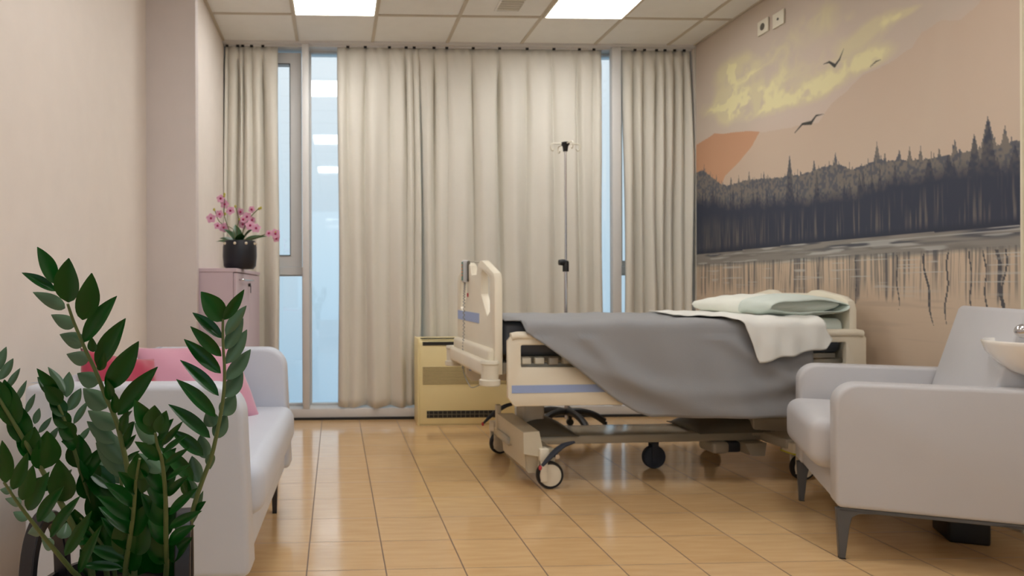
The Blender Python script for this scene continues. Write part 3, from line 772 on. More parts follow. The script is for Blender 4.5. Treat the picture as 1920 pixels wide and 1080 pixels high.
def dragpts(side):  # outline of the hanging part: (u, drop) -> lower hem height
    pass
blk = thing('blanket', 'grey blanket spread over the bed and hanging down its near side', 'blanket', BO, BR)
HEM = [(.03, 0), (.12, .00), (.20, .055), (.33, .15), (.47, .26), (.60, .36), (.70, .42), (.78, .445), (1.0, .452), (1.3, .455), (1.62, .46), (1.78, .42)]
def hang(u, s, vpos=-.062, ztop=.884, lip=.11):
    """s = path length past the mattress edge; returns (v, z)"""
    if s <= 0: return (.035-s, ztop)
    if s < lip:
        a = s/lip; return (.035-(.035-vpos)*math.sin(a*math.pi/2)**.9, ztop-.055*(a**2.2)-.0*a)
    return (vpos, ztop-.055-(s-lip))
def blk_fn(a, q):
    u = .03+(1.66-.03)*a
    drop = interp(u, HEM)
    far = .86
    total = far+drop+(.11 if drop > 0 else .03+.0)
    s = -far+q*total
    # near the foot the edge stays on the mattress: pull it in
    v, z = hang(u, s)
    if z < .83:
        k = min(1, (.83-z)/.25)
        v -= .012*k*(1+math.sin(u*9.5+z*6))+.008*k*math.sin(u*23+z*9)
    else:
        z += .0025*math.sin(u*13+v*17)+.002*math.sin(u*31-v*8)
    # soft diagonal folds
    if z < .80: v -= .026*math.exp(-((z-.62+.9*(u-.62)*math.exp(-(u-.5)*1.2))/.06)**2)+.022*math.exp(-((z-.50-.30*(u-1.15)**2)/.05)**2)+.02*math.exp(-((z-.60+.55*(u-1.5))/.045)**2)
    return (u, v, z)
bm = bmesh.new(); gridmesh(bm, 150, 90, blk_fn)
o = finish('blanket_cloth', bm, MBLANK, blk, smooth=180); sm = o.modifiers.new('t', 'SOLIDIFY'); sm.thickness = .005; sm.offset = 0
# turned-back flap at the foot corner
bm = bmesh.new()
gridmesh(bm, 30, 6, lambda a, q: (.11+.42*a, -.052-.012*math.sin(math.pi*q), .874-.19*a-.035*(1-abs(2*q-1))*(1-a*.5)+.01*math.sin(a*6)))

sh = thing('bed_sheet', 'crumpled white sheet draped over the grey blanket below the pillow', 'sheet', BO, BR)
def sh_fn(a, q):
    # q 0 far .. 1 hem
    s = -.80+q*(.80+.30)
    uL = interp(s, [(-.80, 1.22), (-.14, 1.04), (.0, 1.15), (.08, 1.24), (.20, 1.29), (.30, 1.345)])
    uR = interp(s, [(-.80, 1.88), (-.1, 1.88), (.02, 1.70), (.16, 1.70), (.25, 1.735), (.30, 1.70)])
    u = uL+(uR-uL)*a
    sc = 1.0
    if s > .05:
        lim = interp(u, [(1.24, .22), (1.33, .305), (1.45, .28), (1.60, .25), (1.72, .225), (1.80, .19)])
        s = .05+(s-.05)*(lim-.05)/.25
    v, z = hang(u, s, vpos=-.122, ztop=.899, lip=.12)
    if z < .85:
        k = min(1, (.85-z)/.1)
        v -= k*(.006*math.sin(u*26+z*20)+.005*math.sin(u*55))
        z += .006*math.sin(u*40)*k
    else:
        z += .003*math.sin(u*27+v*11)+.0025*math.sin(u*48-v*30)
        if u < uL+.04: z += .004
    return (u, v, z)
bm = bmesh.new(); gridmesh(bm, 60, 90, sh_fn)
o = finish('sheet_cloth', bm, MSHEET, sh, smooth=180); o.modifiers.new('t', 'SOLIDIFY').thickness = .004

def pillowmesh(bm, L, Wd, T, n=26, power=.42, wr=.004, seed=0):
    rnd = random.Random(seed); ph = [rnd.uniform(0, 6) for _ in range(6)]
    def f(sgn):
        def g(a, q):
            x, y = 2*a-1, 2*q-1
            e = max(0, (1-x**4))**power*max(0, (1-y**4))**power
            pin = 1-.07*(abs(x)**2*(1-abs(y)**2)*0+abs(y)**3*(1-x*x)*1.0)
            pin2 = 1-.07*(abs(x)**3*(1-y*y))
            z = sgn*T/2*e*(1-.12*(x*x+y*y)) + wr*math.sin(x*7+y*5+ph[0])*e+wr*.6*math.sin(x*15-y*9+ph[1])*e
            return (x*L/2*pin2, y*Wd/2*pin, z)
        return g
    gridmesh(bm, n, n, f(1)); gridmesh(bm, n, n, f(-1))
    bmesh.ops.remove_doubles(bm, verts=bm.verts[:], dist=.0008)
    return bm
def placed(name, bm, m, parent, loc, rot):
    Mx = Matrix.Translation(loc) @ Matrix.Rotation(rot[2], 4, 'Z') @ Matrix.Rotation(rot[1], 4, 'Y') @ Matrix.Rotation(rot[0], 4, 'X')
    bmesh.ops.transform(bm, matrix=Mx, verts=bm.verts[:])
    return finish(name, bm, m, parent, smooth=180)
fs = thing('fitted_sheet', 'pale green fitted sheet wrapped round the head end of the mattress', 'sheet', BO, BR)
bm = bmesh.new(); box(bm, 1.50, BL-.052, .028, BW-.028, .74, .881, bev=.03, seg=4)
bmesh.ops.subdivide_edges(bm, edges=bm.edges[:], cuts=3, use_grid_fill=True)
for v in bm.verts: v.co.y += .004*math.sin(v.co.x*60+v.co.z*50)
finish('fitted_sheet_cloth', bm, MPILL2, fs, smooth=180)
pl = thing('pillow', 'plump white pillow at the head of the hospital bed', 'pillow', BO, BR)
bm = bmesh.new(); pillowmesh(bm, .44, .78, .115, seed=2, power=.32)
placed('pillow_body', bm, MPILL, pl, (1.70, .43, .948), (R(0), R(-2), 0))
# pale green case wrapped round the near end
bm = bmesh.new()
def case_fn(a, q):
    # a around the pillow section (u), q along v toward the camera
    v = .30+.05*math.sin(2*math.pi*a*1.0+2.2)-(.30+.05*math.sin(2*math.pi*a+2.2))*q
    th = 2*math.pi*a
    e = math.sqrt(max(.0, 1-((v-.43)/.45)**6))
    u = 1.700+(.232+.004*math.sin(9*q+5*a))*math.cos(th)*(1-.04*q)
    z = .948+(.062*e+.003)*(math.copysign(abs(math.sin(th))**.7, math.sin(th)))+.003*math.sin(th*5+q*8)
    return (u, v+.02*math.sin(th*2), z)
gridmesh(bm, 48, 16, case_fn)
o = finish('pillowcase', bm, MPILL2, pl, smooth=180); o.modifiers.new('t', 'SOLIDIFY').thickness = .003

# hand controller on the footboard
rc = thing('hand_controller', 'grey bed remote with keypad hooked over the footboard', 'remote control', (BO[0]-.046*1, BO[1]+.66, 1.085), BR)
finish('controller_case', nb(-.028, .004, -.05, .0, .0, .135, bev=.008), mat('controller_white', (212, 214, 216), .4), rc)
finish('controller_back', nb(-.006, .010, -.075, -.045, .005, .13, bev=.006), MBEDD, rc)
finish('keypad', nb(-.030, -.027, -.043, -.006, .012, .125), MSCREEN, rc)
bm = bmesh.new()
for k in range(4): box(bm, -.032, -.0295, -.038, -.012, .038+k*.02, .05+k*.02, bev=.002)
finish('keypad_buttons', bm, MORANGE, rc)
finish('hook', nb(-.004, .08, -.04, -.012, .118, .128, bev=.003), MBEDG, rc)
bm = bmesh.new()
path = smoothpts([(-.012, -.024, .002), (-.02, -.03, -.10), (-.022, -.03, -.30), (-.028, -.03, -.46), (-.03, -.06, -.54), (-.03, -.18, -.59), (-.03, -.30, -.60), (.03, -.38, -.555)], 40)
pts = []; 
for i, p_ in enumerate(path):
    if i < 150:
        a = i*1.35; pts.append(p_+Vector((math.cos(a)*.0055, math.sin(a)*.0055, 0)))
    else: pts.append(p_)
tube(bm, pts, .0026, 6); finish('coiled_cable', bm, MCABLE, rc)

# ------------------------------------------------------------------ drip stand
iv = thing('drip_stand', 'chrome drip stand with hooks and black base between bed and curtains', 'drip stand', (1.665, 5.03, 0))
def pole(z0, z1, r, nm, m=MCHROME):
    bm = bmesh.new(); lathe(bm, [(0, z0), (r, z0), (r, z1), (0, z1)], seg=16); finish(nm, bm, m, iv)
pole(1.20, 2.06, .0085, 'upper_pole'); pole(.10, 1.20, .012, 'lower_pole')
bm = bmesh.new(); lathe(bm, [(0, 1.165), (.022, 1.165), (.022, 1.235), (.016, 1.245), (0, 1.245)], seg=16); lathe(bm, [(0, -.015), (.02, -.015), (.024, .01), (.02, .03), (0, .03)], (-.034, 0, 1.232), 14, axis='x')
finish('clamp_knob', bm, MBLACK, iv)
bm = bmesh.new(); lathe(bm, [(0, 2.035), (.016, 2.035), (.02, 2.07), (.03, 2.085), (.03, 2.10), (.012, 2.105), (0, 2.105)], seg=16); finish('hook_hub', bm, MBLACK, iv)
for a in (5, 100, 185, 280):
    bm = bmesh.new(); c, s = math.cos(R(a)), math.sin(R(a))
    tube(bm, smoothpts([(.02*c, .02*s, 2.09), (.06*c, .06*s, 2.09), (.10*c, .10*s, 2.088), (.112*c, .112*s, 2.07), (.105*c, .105*s, 2.045), (.09*c, .09*s, 2.042), (.082*c, .082*s, 2.055)], 4), .005, 8)
    finish('hook', bm, MWHITEP, iv)
for k in range(5):
    a = R(-78+72*k); c, s = math.cos(a), math.sin(a)
    bm = bmesh.new(); tube(bm, smoothpts([(0, 0, .15), (.10*c, .10*s, .155), (.20*c, .20*s, .13), (.27*c, .27*s, .09)], 5), [.034]*6+[.030]*5+[.024]*5, 10, flat=.6) if False else tube(bm, smoothpts([(0, 0, .15), (.10*c, .10*s, .155), (.20*c, .20*s, .13), (.27*c, .27*s, .085)], 5), .024, 10)
    l = finish('base_leg', bm, MBLACK, iv)
    bm = bmesh.new(); lathe(bm, [(0, -.015), (.025, -.015), (.028, 0), (.025, .015), (0, .015)], (.275*c, .275*s, .028), 18, axis='y')
    box(bm, .275*c-.01, .275*c+.01, .275*s-.02, .275*s+.02, .045, .085, bev=.004)
    finish('base_wheel', bm, MBLACK, l)

# ------------------------------------------------------------------ seating helpers
def arm_profile(x0, x1, z0, z1, r, lean=0.0):
    # x0 = front, x1 = back (front at low x if x0<x1)
    sgn = 1 if x1 > x0 else -1; out = [(x1, z0), (x1, z1)]
    for i in range(11):
        a = R(90*i/10); out.append((x0+sgn*(r-r*math.sin(a)), z1-r+r*math.cos(a)))
    out += [(x0-sgn*lean, z0+.02), (x0-sgn*lean+sgn*.01, z0)]
    return out
def seam(parent, pts, m=MSEAM, r=.0022):
    bm = bmesh.new(); tube(bm, [Vector(p) for p in pts], r, 6); finish('seam', bm, m, parent)
def tleg(parent, x, y, z1, m, s=.018, s2=.010, name='leg', flange=None):
    bm = bmesh.new()
    hull(bm, [(x-s2, y-s2, 0.004), (x+s2, y-s2, 0.004), (x+s2, y+s2, 0.004), (x-s2, y+s2, 0.004)], [(x-s, y-s, z1), (x+s, y-s, z1), (x+s, y+s, z1), (x-s, y+s, z1)])
    if flange:
        for (dx_, dy_) in flange:
            f = .16
            hull(bm, [(x-s if dx_ else x-s, y-s, z1-.012), (x+s+(f*.0), y-s, z1-.03), (x+s, y+s, z1-.03), (x-s, y+s, z1-.012)], [(x-s, y-s, z1), (x+s+.03*dx_, y-s, z1), (x+s+.03*dx_, y+s, z1), (x-s, y+s, z1)])
    l = finish(name, bm, m, parent, smooth=30)
    bm = nb(x-s2, x+s2, y-s2, y+s2, 0, .004); finish('foot_pad', bm, MBLACK, l)
    return l

# ------------------------------------------------------------------ sofa on the left
SO = (-.275, 2.09, 0); SR = R(-1.7)
so = thing('sofa', 'white two-seat sofa with rounded arms against the left wall', 'sofa', SO, SR)
SD, SW, SH, TH = .645, 1.37, .772, .12
for y0, nm in ((0, 0), (SW-TH, 1)):
    bm = bmesh.new()
    plate(bm, arm_profile(0, -SD, .2, SH, .10, lean=.02 if 0 else .02), [], y0, y0+TH, 'y', bev=.018, seg=3)
    a = finish('armrest', bm, MLEAS, so, smooth=50)
    for yy in (y0+.004, y0+TH-.004):
        pp = [(x, yy, z) for x, z in arm_profile(-.016, -SD+.02, .215, SH-.016, .086, lean=.02)[1:-1]]
        seam(a, pp)
bm = bmesh.new(); plate(bm, rr(-SD, -SD+.09, .2, SH, (.01, .01, .05, .05)), [], TH-.01, SW-TH+.01, 'y', bev=.006)
finish('backrest', bm, MLEAS, so, smooth=50)
finish('base', nb(-SD+.03, -.005, TH-.01, SW-TH+.01, .2, .345, bev=.012), MLEAS, so)
bm = bmesh.new(); box(bm, -SD+.09, .045, TH+.004, SW-TH-.004, .335, .505, bev=.055, seg=5)
sc_ = finish('seat_cushion', bm, MLEAS, so, smooth=60)

for x, y in ((-.05, .10), (-.05+.0, SW-.14), (-SD+.05, .10), (-SD+.05, SW-.12)): tleg(so, x, y, .2, MLEGD, .016, .010)
# cushions on the sofa
c1 = thing('throw_cushion', 'crimson velvet cushion leaning on the sofa back', 'cushion', (-.715, 2.39, .505), 0, 'velvet cushions on the sofa')
bm = bmesh.new(); pillowmesh(bm, .30, .36, .12, seed=3, power=.5); placed('cushion_cover', bm, MRED, c1, (0, 0, .165), (R(68), R(12), R(52)))
c2 = thing('throw_cushion', 'larger pale pink velvet cushion in the far corner of the sofa', 'cushion', (-.575, 3.00, .505), 0, 'velvet cushions on the sofa')
bm = bmesh.new(); pillowmesh(bm, .52, .37, .12, seed=5, power=.5); placed('cushion_cover', bm, MPINK, c2, (0, 0, .145), (R(57), R(3), R(45)))

# ------------------------------------------------------------------ wash chair on the right
WO = (1.955, 2.665, 0); WR = math.atan2(-.414, .910)
wc = thing('wash_chair', 'white armchair with a ceramic hair-washing basin at its back', 'armchair', WO, WR)
for y0 in (-.02, .70):
    bm = bmesh.new(); plate(bm, arm_profile(-.012, .72 if y0 < 0 else .66, .2, .682, .085), [], y0, y0+.11, 'y', bev=.014, seg=3)
    a = finish('armrest', bm, MLEA, wc, smooth=50)
    for yy in (y0+.004, y0+.106): seam(a, [(x, yy, z) for x, z in arm_profile(.002, .70 if y0 < 0 else .64, .212, .668, .073)[1:-1]], mat('seam_light', (190, 190, 192), .6) if y0 < 0 and yy < .0 else bpy.data.materials['seam_light'], .0018)
finish('base', nb(.0, .66, .085, .705, .2, .335, bev=.012), MLEA, wc)
bm = bmesh.new(); box(bm, -.075, .50, .095, .695, .315, .527, bev=.06, seg=5); st_ = finish('seat_cushion', bm, MLEA, wc, smooth=60)

bm = bmesh.new()
plate(bm, [(.455, .45), (.60, .955), (.615, .972), (.635, .965), (.69, .90), (.62, .40)], [], .095, .695, 'y', bev=.012, seg=3)
finish('backrest', bm, MLEA, wc, smooth=50)
# side frames with legs
for y in (-.0, .79-.0):
    bm = nb(.0, .68 if y < .5 else .62, y-.012, y+.018, .186, .2, bev=.002, seg=1); finish('leg_rail', bm, MLEG, wc)
    for x, s in ((.012, 1), (.62 if y < .5 else .57, -1)):
        bm = bmesh.new()
        prof_ = [(x-.022*s, .195), (x-.012*s, .004), (x+.008*s, .004), (x+.022*s, .13), (x+.030*s, .165), (x+.050*s, .18), (x+.12*s, .187), (x+.12*s, .195)]
        plate(bm, prof_, [], y-.012, y+.018, 'y', bev=.002, seg=1); l = finish('leg', bm, MLEG, wc)
        finish('foot_pad', nb(x-.012, x+.010, y-.010, y+.016, 0, .004), MBLACK, l)
finish('under_base_box', nb(.46, .60, .36, .55, .0, .2, bev=.01), MBLACK, wc)  # plain black box between the chair base and the floor
# basin and its bracket
bc = (.675, .098)
bm = bmesh.new()
prof_ = [(0, .715), (.06, .718), (.11, .742), (.150, .776), (.178, .812), (.186, .838), (.190, .850), (.187, .855), (.180, .853), (.172, .838), (.155, .810), (.12, .775), (.06, .752), (0, .748)]
lathe(bm, prof_, (bc[0], bc[1], 0), 48); bs = finish('basin', bm, MPORC, wc, smooth=60)
bm = bmesh.new(); lathe(bm, [(0, .735), (.030, .72), (.06, .70), (.085, .684), (.0, .684)], (bc[0]+.03, bc[1]-.02, 0), 24); 
hull(bm, [(bc[0]-.07, bc[1]-.05, .684), (bc[0]+.12, bc[1]-.05, .684), (bc[0]+.12, bc[1]+.10, .684), (bc[0]-.07, bc[1]+.10, .684)], [(bc[0]-.045, bc[1]-.03, .75), (bc[0]+.10, bc[1]-.03, .75), (bc[0]+.10, bc[1]+.08, .75), (bc[0]-.045, bc[1]+.08, .75)])
finish('basin_bracket', bm, MLEA, wc)
bm = bmesh.new(); ball(bm, (0.575, 0.028, 0.893), .026, seg=20); tube(bm, [(0.585, 0.033, 0.883), (bc[0]+.02, bc[1]+.06, .86), (bc[0]+.06, bc[1]+.08, .79)], .012, 12)
finish('tap', bm, MCHROME, wc)

# ------------------------------------------------------------------ potted zz plant in the foreground
FRONDS = [
 (0.0045,[(-0.3727,0.9957,1.0399),(-0.3691,1.0056,1.0171),(-0.3633,1.0162,0.9923),(-0.3586,1.0237,0.9741),(-0.3482,1.0375,0.9403),(-0.3399,1.0516,0.9047),(-0.3292,1.067,0.8647),(-0.3241,1.0837,0.821),(-0.3209,1.0997,0.7778),(-0.3208,1.1216,0.7174),(-0.3244,1.1453,0.65),(-0.3298,1.1641,0.5953)],[(-0.3911,0.9964,1.0681,-0.4066,0.9778,1.1184,0.0245,1),(-0.3897,0.9963,1.0577,-0.4269,0.9765,1.0834,0.0163,1),(-0.3774,0.9985,1.0338,-0.4299,1.019,1.0562,0.0201,0),(-0.3684,1.0096,1.0078,-0.4099,1.0323,1.0237,0.0211,0),(-0.3589,1.0204,0.982,-0.4006,1.0394,0.9947,0.0244,0),(-0.3556,1.0304,0.9581,-0.3958,1.0526,0.9647,0.0231,0),(-0.346,1.0445,0.923,-0.3796,1.0503,0.9366,0.0265,0),(-0.3403,1.0601,0.8836,-0.3795,1.074,0.9112,0.0317,0),(-0.3266,1.0713,0.8535,-0.3796,1.0944,0.874,0.0305,0),(-0.3556,1.0051,1.017,-0.3358,0.9846,1.0826,0.033,1),(-0.3719,0.9956,1.0421,-0.3618,0.971,1.1027,0.0357,1),(-0.36,1.0194,0.9844,-0.3088,1.0073,1.0506,0.0274,1),(-0.3456,1.0343,0.9476,-0.2995,1.016,1.0185,0.0294,1),(-0.3364,1.0481,0.913,-0.2857,1.0336,0.9844,0.0329,1),(-0.3251,1.0638,0.8724,-0.2615,1.0435,0.9459,0.0286,1),(-0.3355,1.0818,0.8272,-0.3825,1.098,0.857,0.0243,0),(-0.3234,1.0948,0.7914,-0.3738,1.101,0.8481,0.0344,0),(-0.3235,1.1032,0.7686,-0.3739,1.1131,0.8207,0.033,0),(-0.3477,1.025,0.9701,-0.3454,1.0118,0.9925,0.0138,1),(-0.3425,1.0366,0.9419,-0.3282,1.0115,0.9712,0.0139,1),(-0.3331,1.0547,0.8963,-0.3315,1.0329,0.9291,0.0158,1),(-0.3279,1.0629,0.875,-0.3268,1.052,0.9084,0.0143,1),(-0.3234,1.0762,0.8404,-0.307,1.0532,0.8844,0.0145,1),(-0.3228,1.0846,0.8183,-0.3034,1.0734,0.8608,0.013,1)]),
 (0.0045,[(-0.168,1.0575,1.0152),(-0.1696,1.0672,0.981),(-0.1692,1.0787,0.9395),(-0.1715,1.088,0.9057),(-0.1772,1.0974,0.8714),(-0.1875,1.1092,0.8277),(-0.1976,1.1188,0.7921),(-0.214,1.1298,0.7514),(-0.227,1.1395,0.7146),(-0.2378,1.1502,0.6726),(-0.2464,1.162,0.6251),(-0.2554,1.1711,0.5884)],[(-0.1681,1.0585,1.012,-0.197,1.0405,1.056,0.0335,1),(-0.1673,1.058,1.0136,-0.1348,1.0464,1.0589,0.0175,1),(-0.171,1.0659,0.9859,-0.2133,1.0596,1.0249,0.0192,1),(-0.1732,1.0738,0.9579,-0.2149,1.0518,1.0046,0.0194,1),(-0.1752,1.0812,0.9312,-0.2286,1.0716,0.9843,0.0228,1),(-0.1802,1.0911,0.8955,-0.2364,1.0814,0.9519,0.0213,1),(-0.1867,1.1003,0.8619,-0.2411,1.0767,0.9233,0.0232,1),(-0.1968,1.1098,0.8268,-0.256,1.0885,0.8835,0.0234,1),(-0.2091,1.1179,0.7975,-0.2571,1.1066,0.8407,0.0227,1),(-0.2274,1.1296,0.7542,-0.2735,1.1061,0.8144,0.0255,1),(-0.1652,1.0643,0.9908,-0.1355,1.0768,1.0344,0.0192,0),(-0.1662,1.0705,0.9687,-0.1416,1.0858,1.0146,0.0218,0),(-0.1664,1.0767,0.9462,-0.1356,1.0832,0.9975,0.0227,0),(-0.1676,1.0837,0.921,-0.1325,1.1032,0.9655,0.0245,0),(-0.1721,1.0914,0.8929,-0.1454,1.1068,0.9319,0.0279,0),(-0.1767,1.0992,0.8644,-0.1582,1.1198,0.8917,0.0281,0),(-0.1885,1.1097,0.8259,-0.1739,1.1293,0.8606,0.025,0),(-0.1909,1.1048,0.8453,-0.2025,1.1146,0.8686,0.0249,0),(-0.2035,1.119,0.7921,-0.2155,1.13,0.8278,0.0252,0),(-0.2191,1.13,0.7514,-0.2306,1.1374,0.7922,0.0255,0),(-0.1963,1.1165,0.801,-0.1993,1.1232,0.7741,0.0168,0),(-0.2256,1.1371,0.7239,-0.2403,1.1429,0.7567,0.0222,0),(-0.2269,1.1434,0.6988,-0.2072,1.1292,0.7218,0.0137,1),(-0.2373,1.1365,0.7285,-0.2391,1.1177,0.7677,0.0171,1),(-0.2349,1.149,0.6773,-0.2157,1.1523,0.7322,0.0121,0)]),
 (0.0042,[(-0.4335,0.938,0.808),(-0.4323,0.9769,0.768),(-0.4281,1.0089,0.7333),(-0.4223,1.0398,0.6981),(-0.4145,1.0687,0.6637),(-0.4056,1.0976,0.628),(-0.4005,1.1169,0.6034)],[(-0.4307,0.9379,0.808,-0.4265,0.9175,0.8674,0.0209,1),(-0.4282,0.9505,0.7952,-0.4021,0.9353,0.8479,0.0184,1),(-0.4242,0.9698,0.7752,-0.4038,0.9554,0.8262,0.0216,1),(-0.4251,0.9883,0.7556,-0.3863,0.964,0.8144,0.0235,1),(-0.4206,1.0086,0.7333,-0.3765,0.9902,0.7882,0.021,1),(-0.4145,1.0376,0.7003,-0.3661,1.0219,0.7646,0.0193,1),(-0.4057,1.0703,0.6613,-0.3598,1.0518,0.7336,0.0192,1),(-0.3968,1.1021,0.6219,-0.3551,1.0797,0.7028,0.0181,1),(-0.4305,0.9525,0.7933,-0.4485,0.9583,0.7933,0.0113,0),(-0.4287,0.9768,0.768,-0.4606,0.9996,0.7689,0.0131,0),(-0.4293,1.0031,0.7397,-0.4537,1.0085,0.7474,0.0149,0),(-0.4261,1.0254,0.7148,-0.4491,1.0438,0.7049,0.0183,0),(-0.4193,1.0572,0.6776,-0.4431,1.0774,0.685,0.0173,0),(-0.4064,1.01,0.7311,-0.4066,1.0143,0.7485,0.0196,0),(-0.3991,1.0389,0.698,-0.3982,1.0571,0.7152,0.0217,0)]),
 (0.0055,[(-0.492,1.0204,0.926),(-0.4771,1.0447,0.8798),(-0.4639,1.0667,0.836),(-0.4512,1.0865,0.7952),(-0.44,1.1041,0.7577),(-0.4282,1.1216,0.7191),(-0.417,1.1401,0.6774),(-0.4062,1.1568,0.6386),(-0.403,1.177,0.5915)],[(-0.4799,1.0425,0.8841,-0.4958,1.0285,0.9364,0.031,1),(-0.4722,1.0557,0.8582,-0.479,1.0376,0.9297,0.0345,1),(-0.463,1.0698,0.8298,-0.475,1.0621,0.8948,0.0366,1),(-0.4535,1.0843,0.7998,-0.4735,1.0763,0.8637,0.0355,1),(-0.4466,1.0908,0.7859,-0.4354,1.0791,0.8467,0.0455,1),(-0.4231,1.1169,0.7288,-0.423,1.0917,0.8,0.0417,1),(-0.461,1.0778,0.8135,-0.4479,1.0658,0.8559,0.0289,1),(-0.5004,1.0508,0.9375,-0.4863,1.0602,0.9756,0.0156,0),(-0.4911,1.0504,0.9281,-0.4761,1.0598,0.9583,0.0141,0),(-0.4839,1.0546,0.9134,-0.4679,1.064,0.9435,0.0102,0),(-0.4765,1.0656,0.8919,-0.4634,1.0751,0.9238,0.0095,0),(-0.4647,1.0742,0.8744,-0.4545,1.0838,0.9024,0.0096,0),(-0.4551,1.0828,0.8566,-0.4519,1.0927,0.8791,0.0113,0),(-0.4527,1.0904,0.8413,-0.4364,1.0997,0.8638,0.0097,0),(-0.4465,1.1005,0.8203,-0.4299,1.1099,0.8469,0.0115,0),(-0.4386,1.1318,0.754,-0.4212,1.1411,0.7725,0.0101,0),(-0.441,1.1064,0.7529,-0.4601,1.0848,0.7715,0.0214,1)]),
 (0.0045,[(-0.4413,1.0985,0.9189),(-0.4338,1.1099,0.8883),(-0.425,1.1228,0.8526),(-0.4192,1.136,0.8162),(-0.4127,1.1524,0.7694),(-0.4058,1.1688,0.7214),(-0.4003,1.1852,0.6722),(-0.3954,1.2017,0.6217),(-0.3914,1.2166,0.5751)],[(-0.4293,1.1047,0.9015,-0.4513,1.0821,0.9405,0.0165,1),(-0.4273,1.1079,0.8927,-0.4582,1.1005,0.9253,0.0215,1),(-0.4265,1.1119,0.8821,-0.4433,1.0875,0.9147,0.0249,1),(-0.4237,1.1195,0.8616,-0.4447,1.1106,0.8924,0.0267,1),(-0.4196,1.126,0.8436,-0.4407,1.1127,0.8714,0.0269,1),(-0.4156,1.1331,0.8235,-0.4334,1.1148,0.8543,0.0287,1),(-0.4145,1.1391,0.8069,-0.4303,1.1152,0.8359,0.0289,1),(-0.4198,1.1377,0.8116,-0.4313,1.124,0.8207,0.017,1),(-0.4293,1.1347,0.897,-0.4603,1.1459,0.9357,0.0152,0),(-0.4281,1.138,0.888,-0.4275,1.148,0.9275,0.0204,0),(-0.4288,1.1463,0.8653,-0.4118,1.1557,0.8997,0.0188,0),(-0.4234,1.1545,0.8423,-0.4036,1.1637,0.8776,0.0121,0),(-0.4217,1.1661,0.8095,-0.4034,1.1754,0.8336,0.0104,0),(-0.4124,1.1517,0.7713,-0.4106,1.1422,0.8275,0.0413,1),(-0.402,1.1703,0.7166,-0.4068,1.1598,0.7744,0.0437,1),(-0.3885,1.1864,0.6672,-0.3963,1.1663,0.7438,0.0408,1),(-0.4158,1.1608,0.7456,-0.3596,1.1326,0.8162,0.026,1),(-0.3849,1.1579,0.7503,-0.4111,1.1481,0.7894,0.0294,1),(-0.3606,1.162,0.7358,-0.4051,1.1549,0.7773,0.0313,1),(-0.355,1.1718,0.7067,-0.4069,1.1481,0.7619,0.0316,1)]),
 (0.0042,[(-0.2464,0.9706,0.8639),(-0.2475,0.9862,0.8436),(-0.2458,1.0031,0.821),(-0.2488,1.0303,0.7835),(-0.2548,1.0644,0.7343),(-0.2631,1.0986,0.6825),(-0.276,1.1519,0.5967)],[(-0.2477,0.9727,0.8613,-0.2702,0.956,0.9116,0.0262,1),(-0.2485,0.9707,0.8726,-0.2431,0.9552,0.9043,0.0291,1),(-0.242,0.9704,0.8639,-0.2281,0.9576,0.8966,0.0218,1),(-0.2421,0.9792,0.8525,-0.2193,0.9596,0.8853,0.0162,1),(-0.2416,0.986,0.8436,-0.207,0.9617,0.8812,0.0104,1),(-0.2426,0.9962,0.8301,-0.2041,0.9784,0.8596,0.0105,1),(-0.2441,1.0111,0.8099,-0.2059,0.994,0.8377,0.0106,1),(-0.2457,1.0302,0.7835,-0.2082,1.0197,0.8088,0.01,1),(-0.2491,1.0506,0.7543,-0.2139,1.0247,0.7907,0.0142,1),(-0.2532,1.0745,0.719,-0.2079,1.0641,0.7616,0.0161,1),(-0.2565,1.0916,0.6931,-0.2033,1.0725,0.7245,0.0164,1),(-0.2654,1.1325,0.6282,-0.2249,1.1078,0.672,0.0289,1),(-0.2622,1.1121,0.6611,-0.2192,1.1,0.6937,0.0217,1),(-0.2488,0.9829,0.8481,-0.2831,1.0014,0.8721,0.0236,0),(-0.2484,1.0045,0.8192,-0.2766,0.9806,0.8504,0.0181,1),(-0.2485,1.0201,0.7978,-0.2887,1.0371,0.821,0.0229,0),(-0.2537,1.0474,0.7592,-0.2828,1.0264,0.8043,0.0236,1),(-0.2572,1.0679,0.7292,-0.2871,1.0591,0.784,0.0224,1),(-0.2614,1.0884,0.6983,-0.2936,1.0738,0.7521,0.0278,1),(-0.2664,1.1123,0.6611,-0.2934,1.1026,0.7105,0.03,1),(-0.2714,1.1362,0.6226,-0.299,1.114,0.6735,0.0307,1)]),
 (0.0045,[(-0.2787,1.0119,0.8193),(-0.2904,1.0344,0.7829),(-0.2991,1.0568,0.7453),(-0.3087,1.0792,0.7062),(-0.3235,1.1074,0.6556),(-0.3357,1.1343,0.605)],[(-0.285,1.0342,0.7829,-0.2842,1.0209,0.8248,0.031,1),(-0.2857,1.048,0.7595,-0.2688,1.0312,0.8183,0.0204,1),(-0.2944,1.0484,0.7595,-0.3121,1.0231,0.7979,0.0235,1),(-0.3007,1.0624,0.7356,-0.3382,1.0405,0.778,0.0223,1),(-0.3063,1.0764,0.7112,-0.3523,1.0526,0.7552,0.0242,1),(-0.312,1.0904,0.6862,-0.3578,1.076,0.7323,0.0261,1),(-0.321,1.1073,0.6556,-0.3591,1.092,0.711,0.0232,1),(-0.3268,1.113,0.6452,-0.3268,1.0919,0.7186,0.0416,1),(-0.3112,1.0931,0.6812,-0.278,1.0751,0.7393,0.0278,1),(-0.3126,1.1124,0.6452,-0.2923,1.0984,0.7037,0.0367,1),(-0.331,1.1187,0.6348,-0.3841,1.1055,0.6615,0.0218,1),(-0.3377,1.1272,0.6189,-0.4012,1.1191,0.6276,0.0169,1),(-0.3259,1.1295,0.6136,-0.3072,1.114,0.6695,0.0338,1)]),
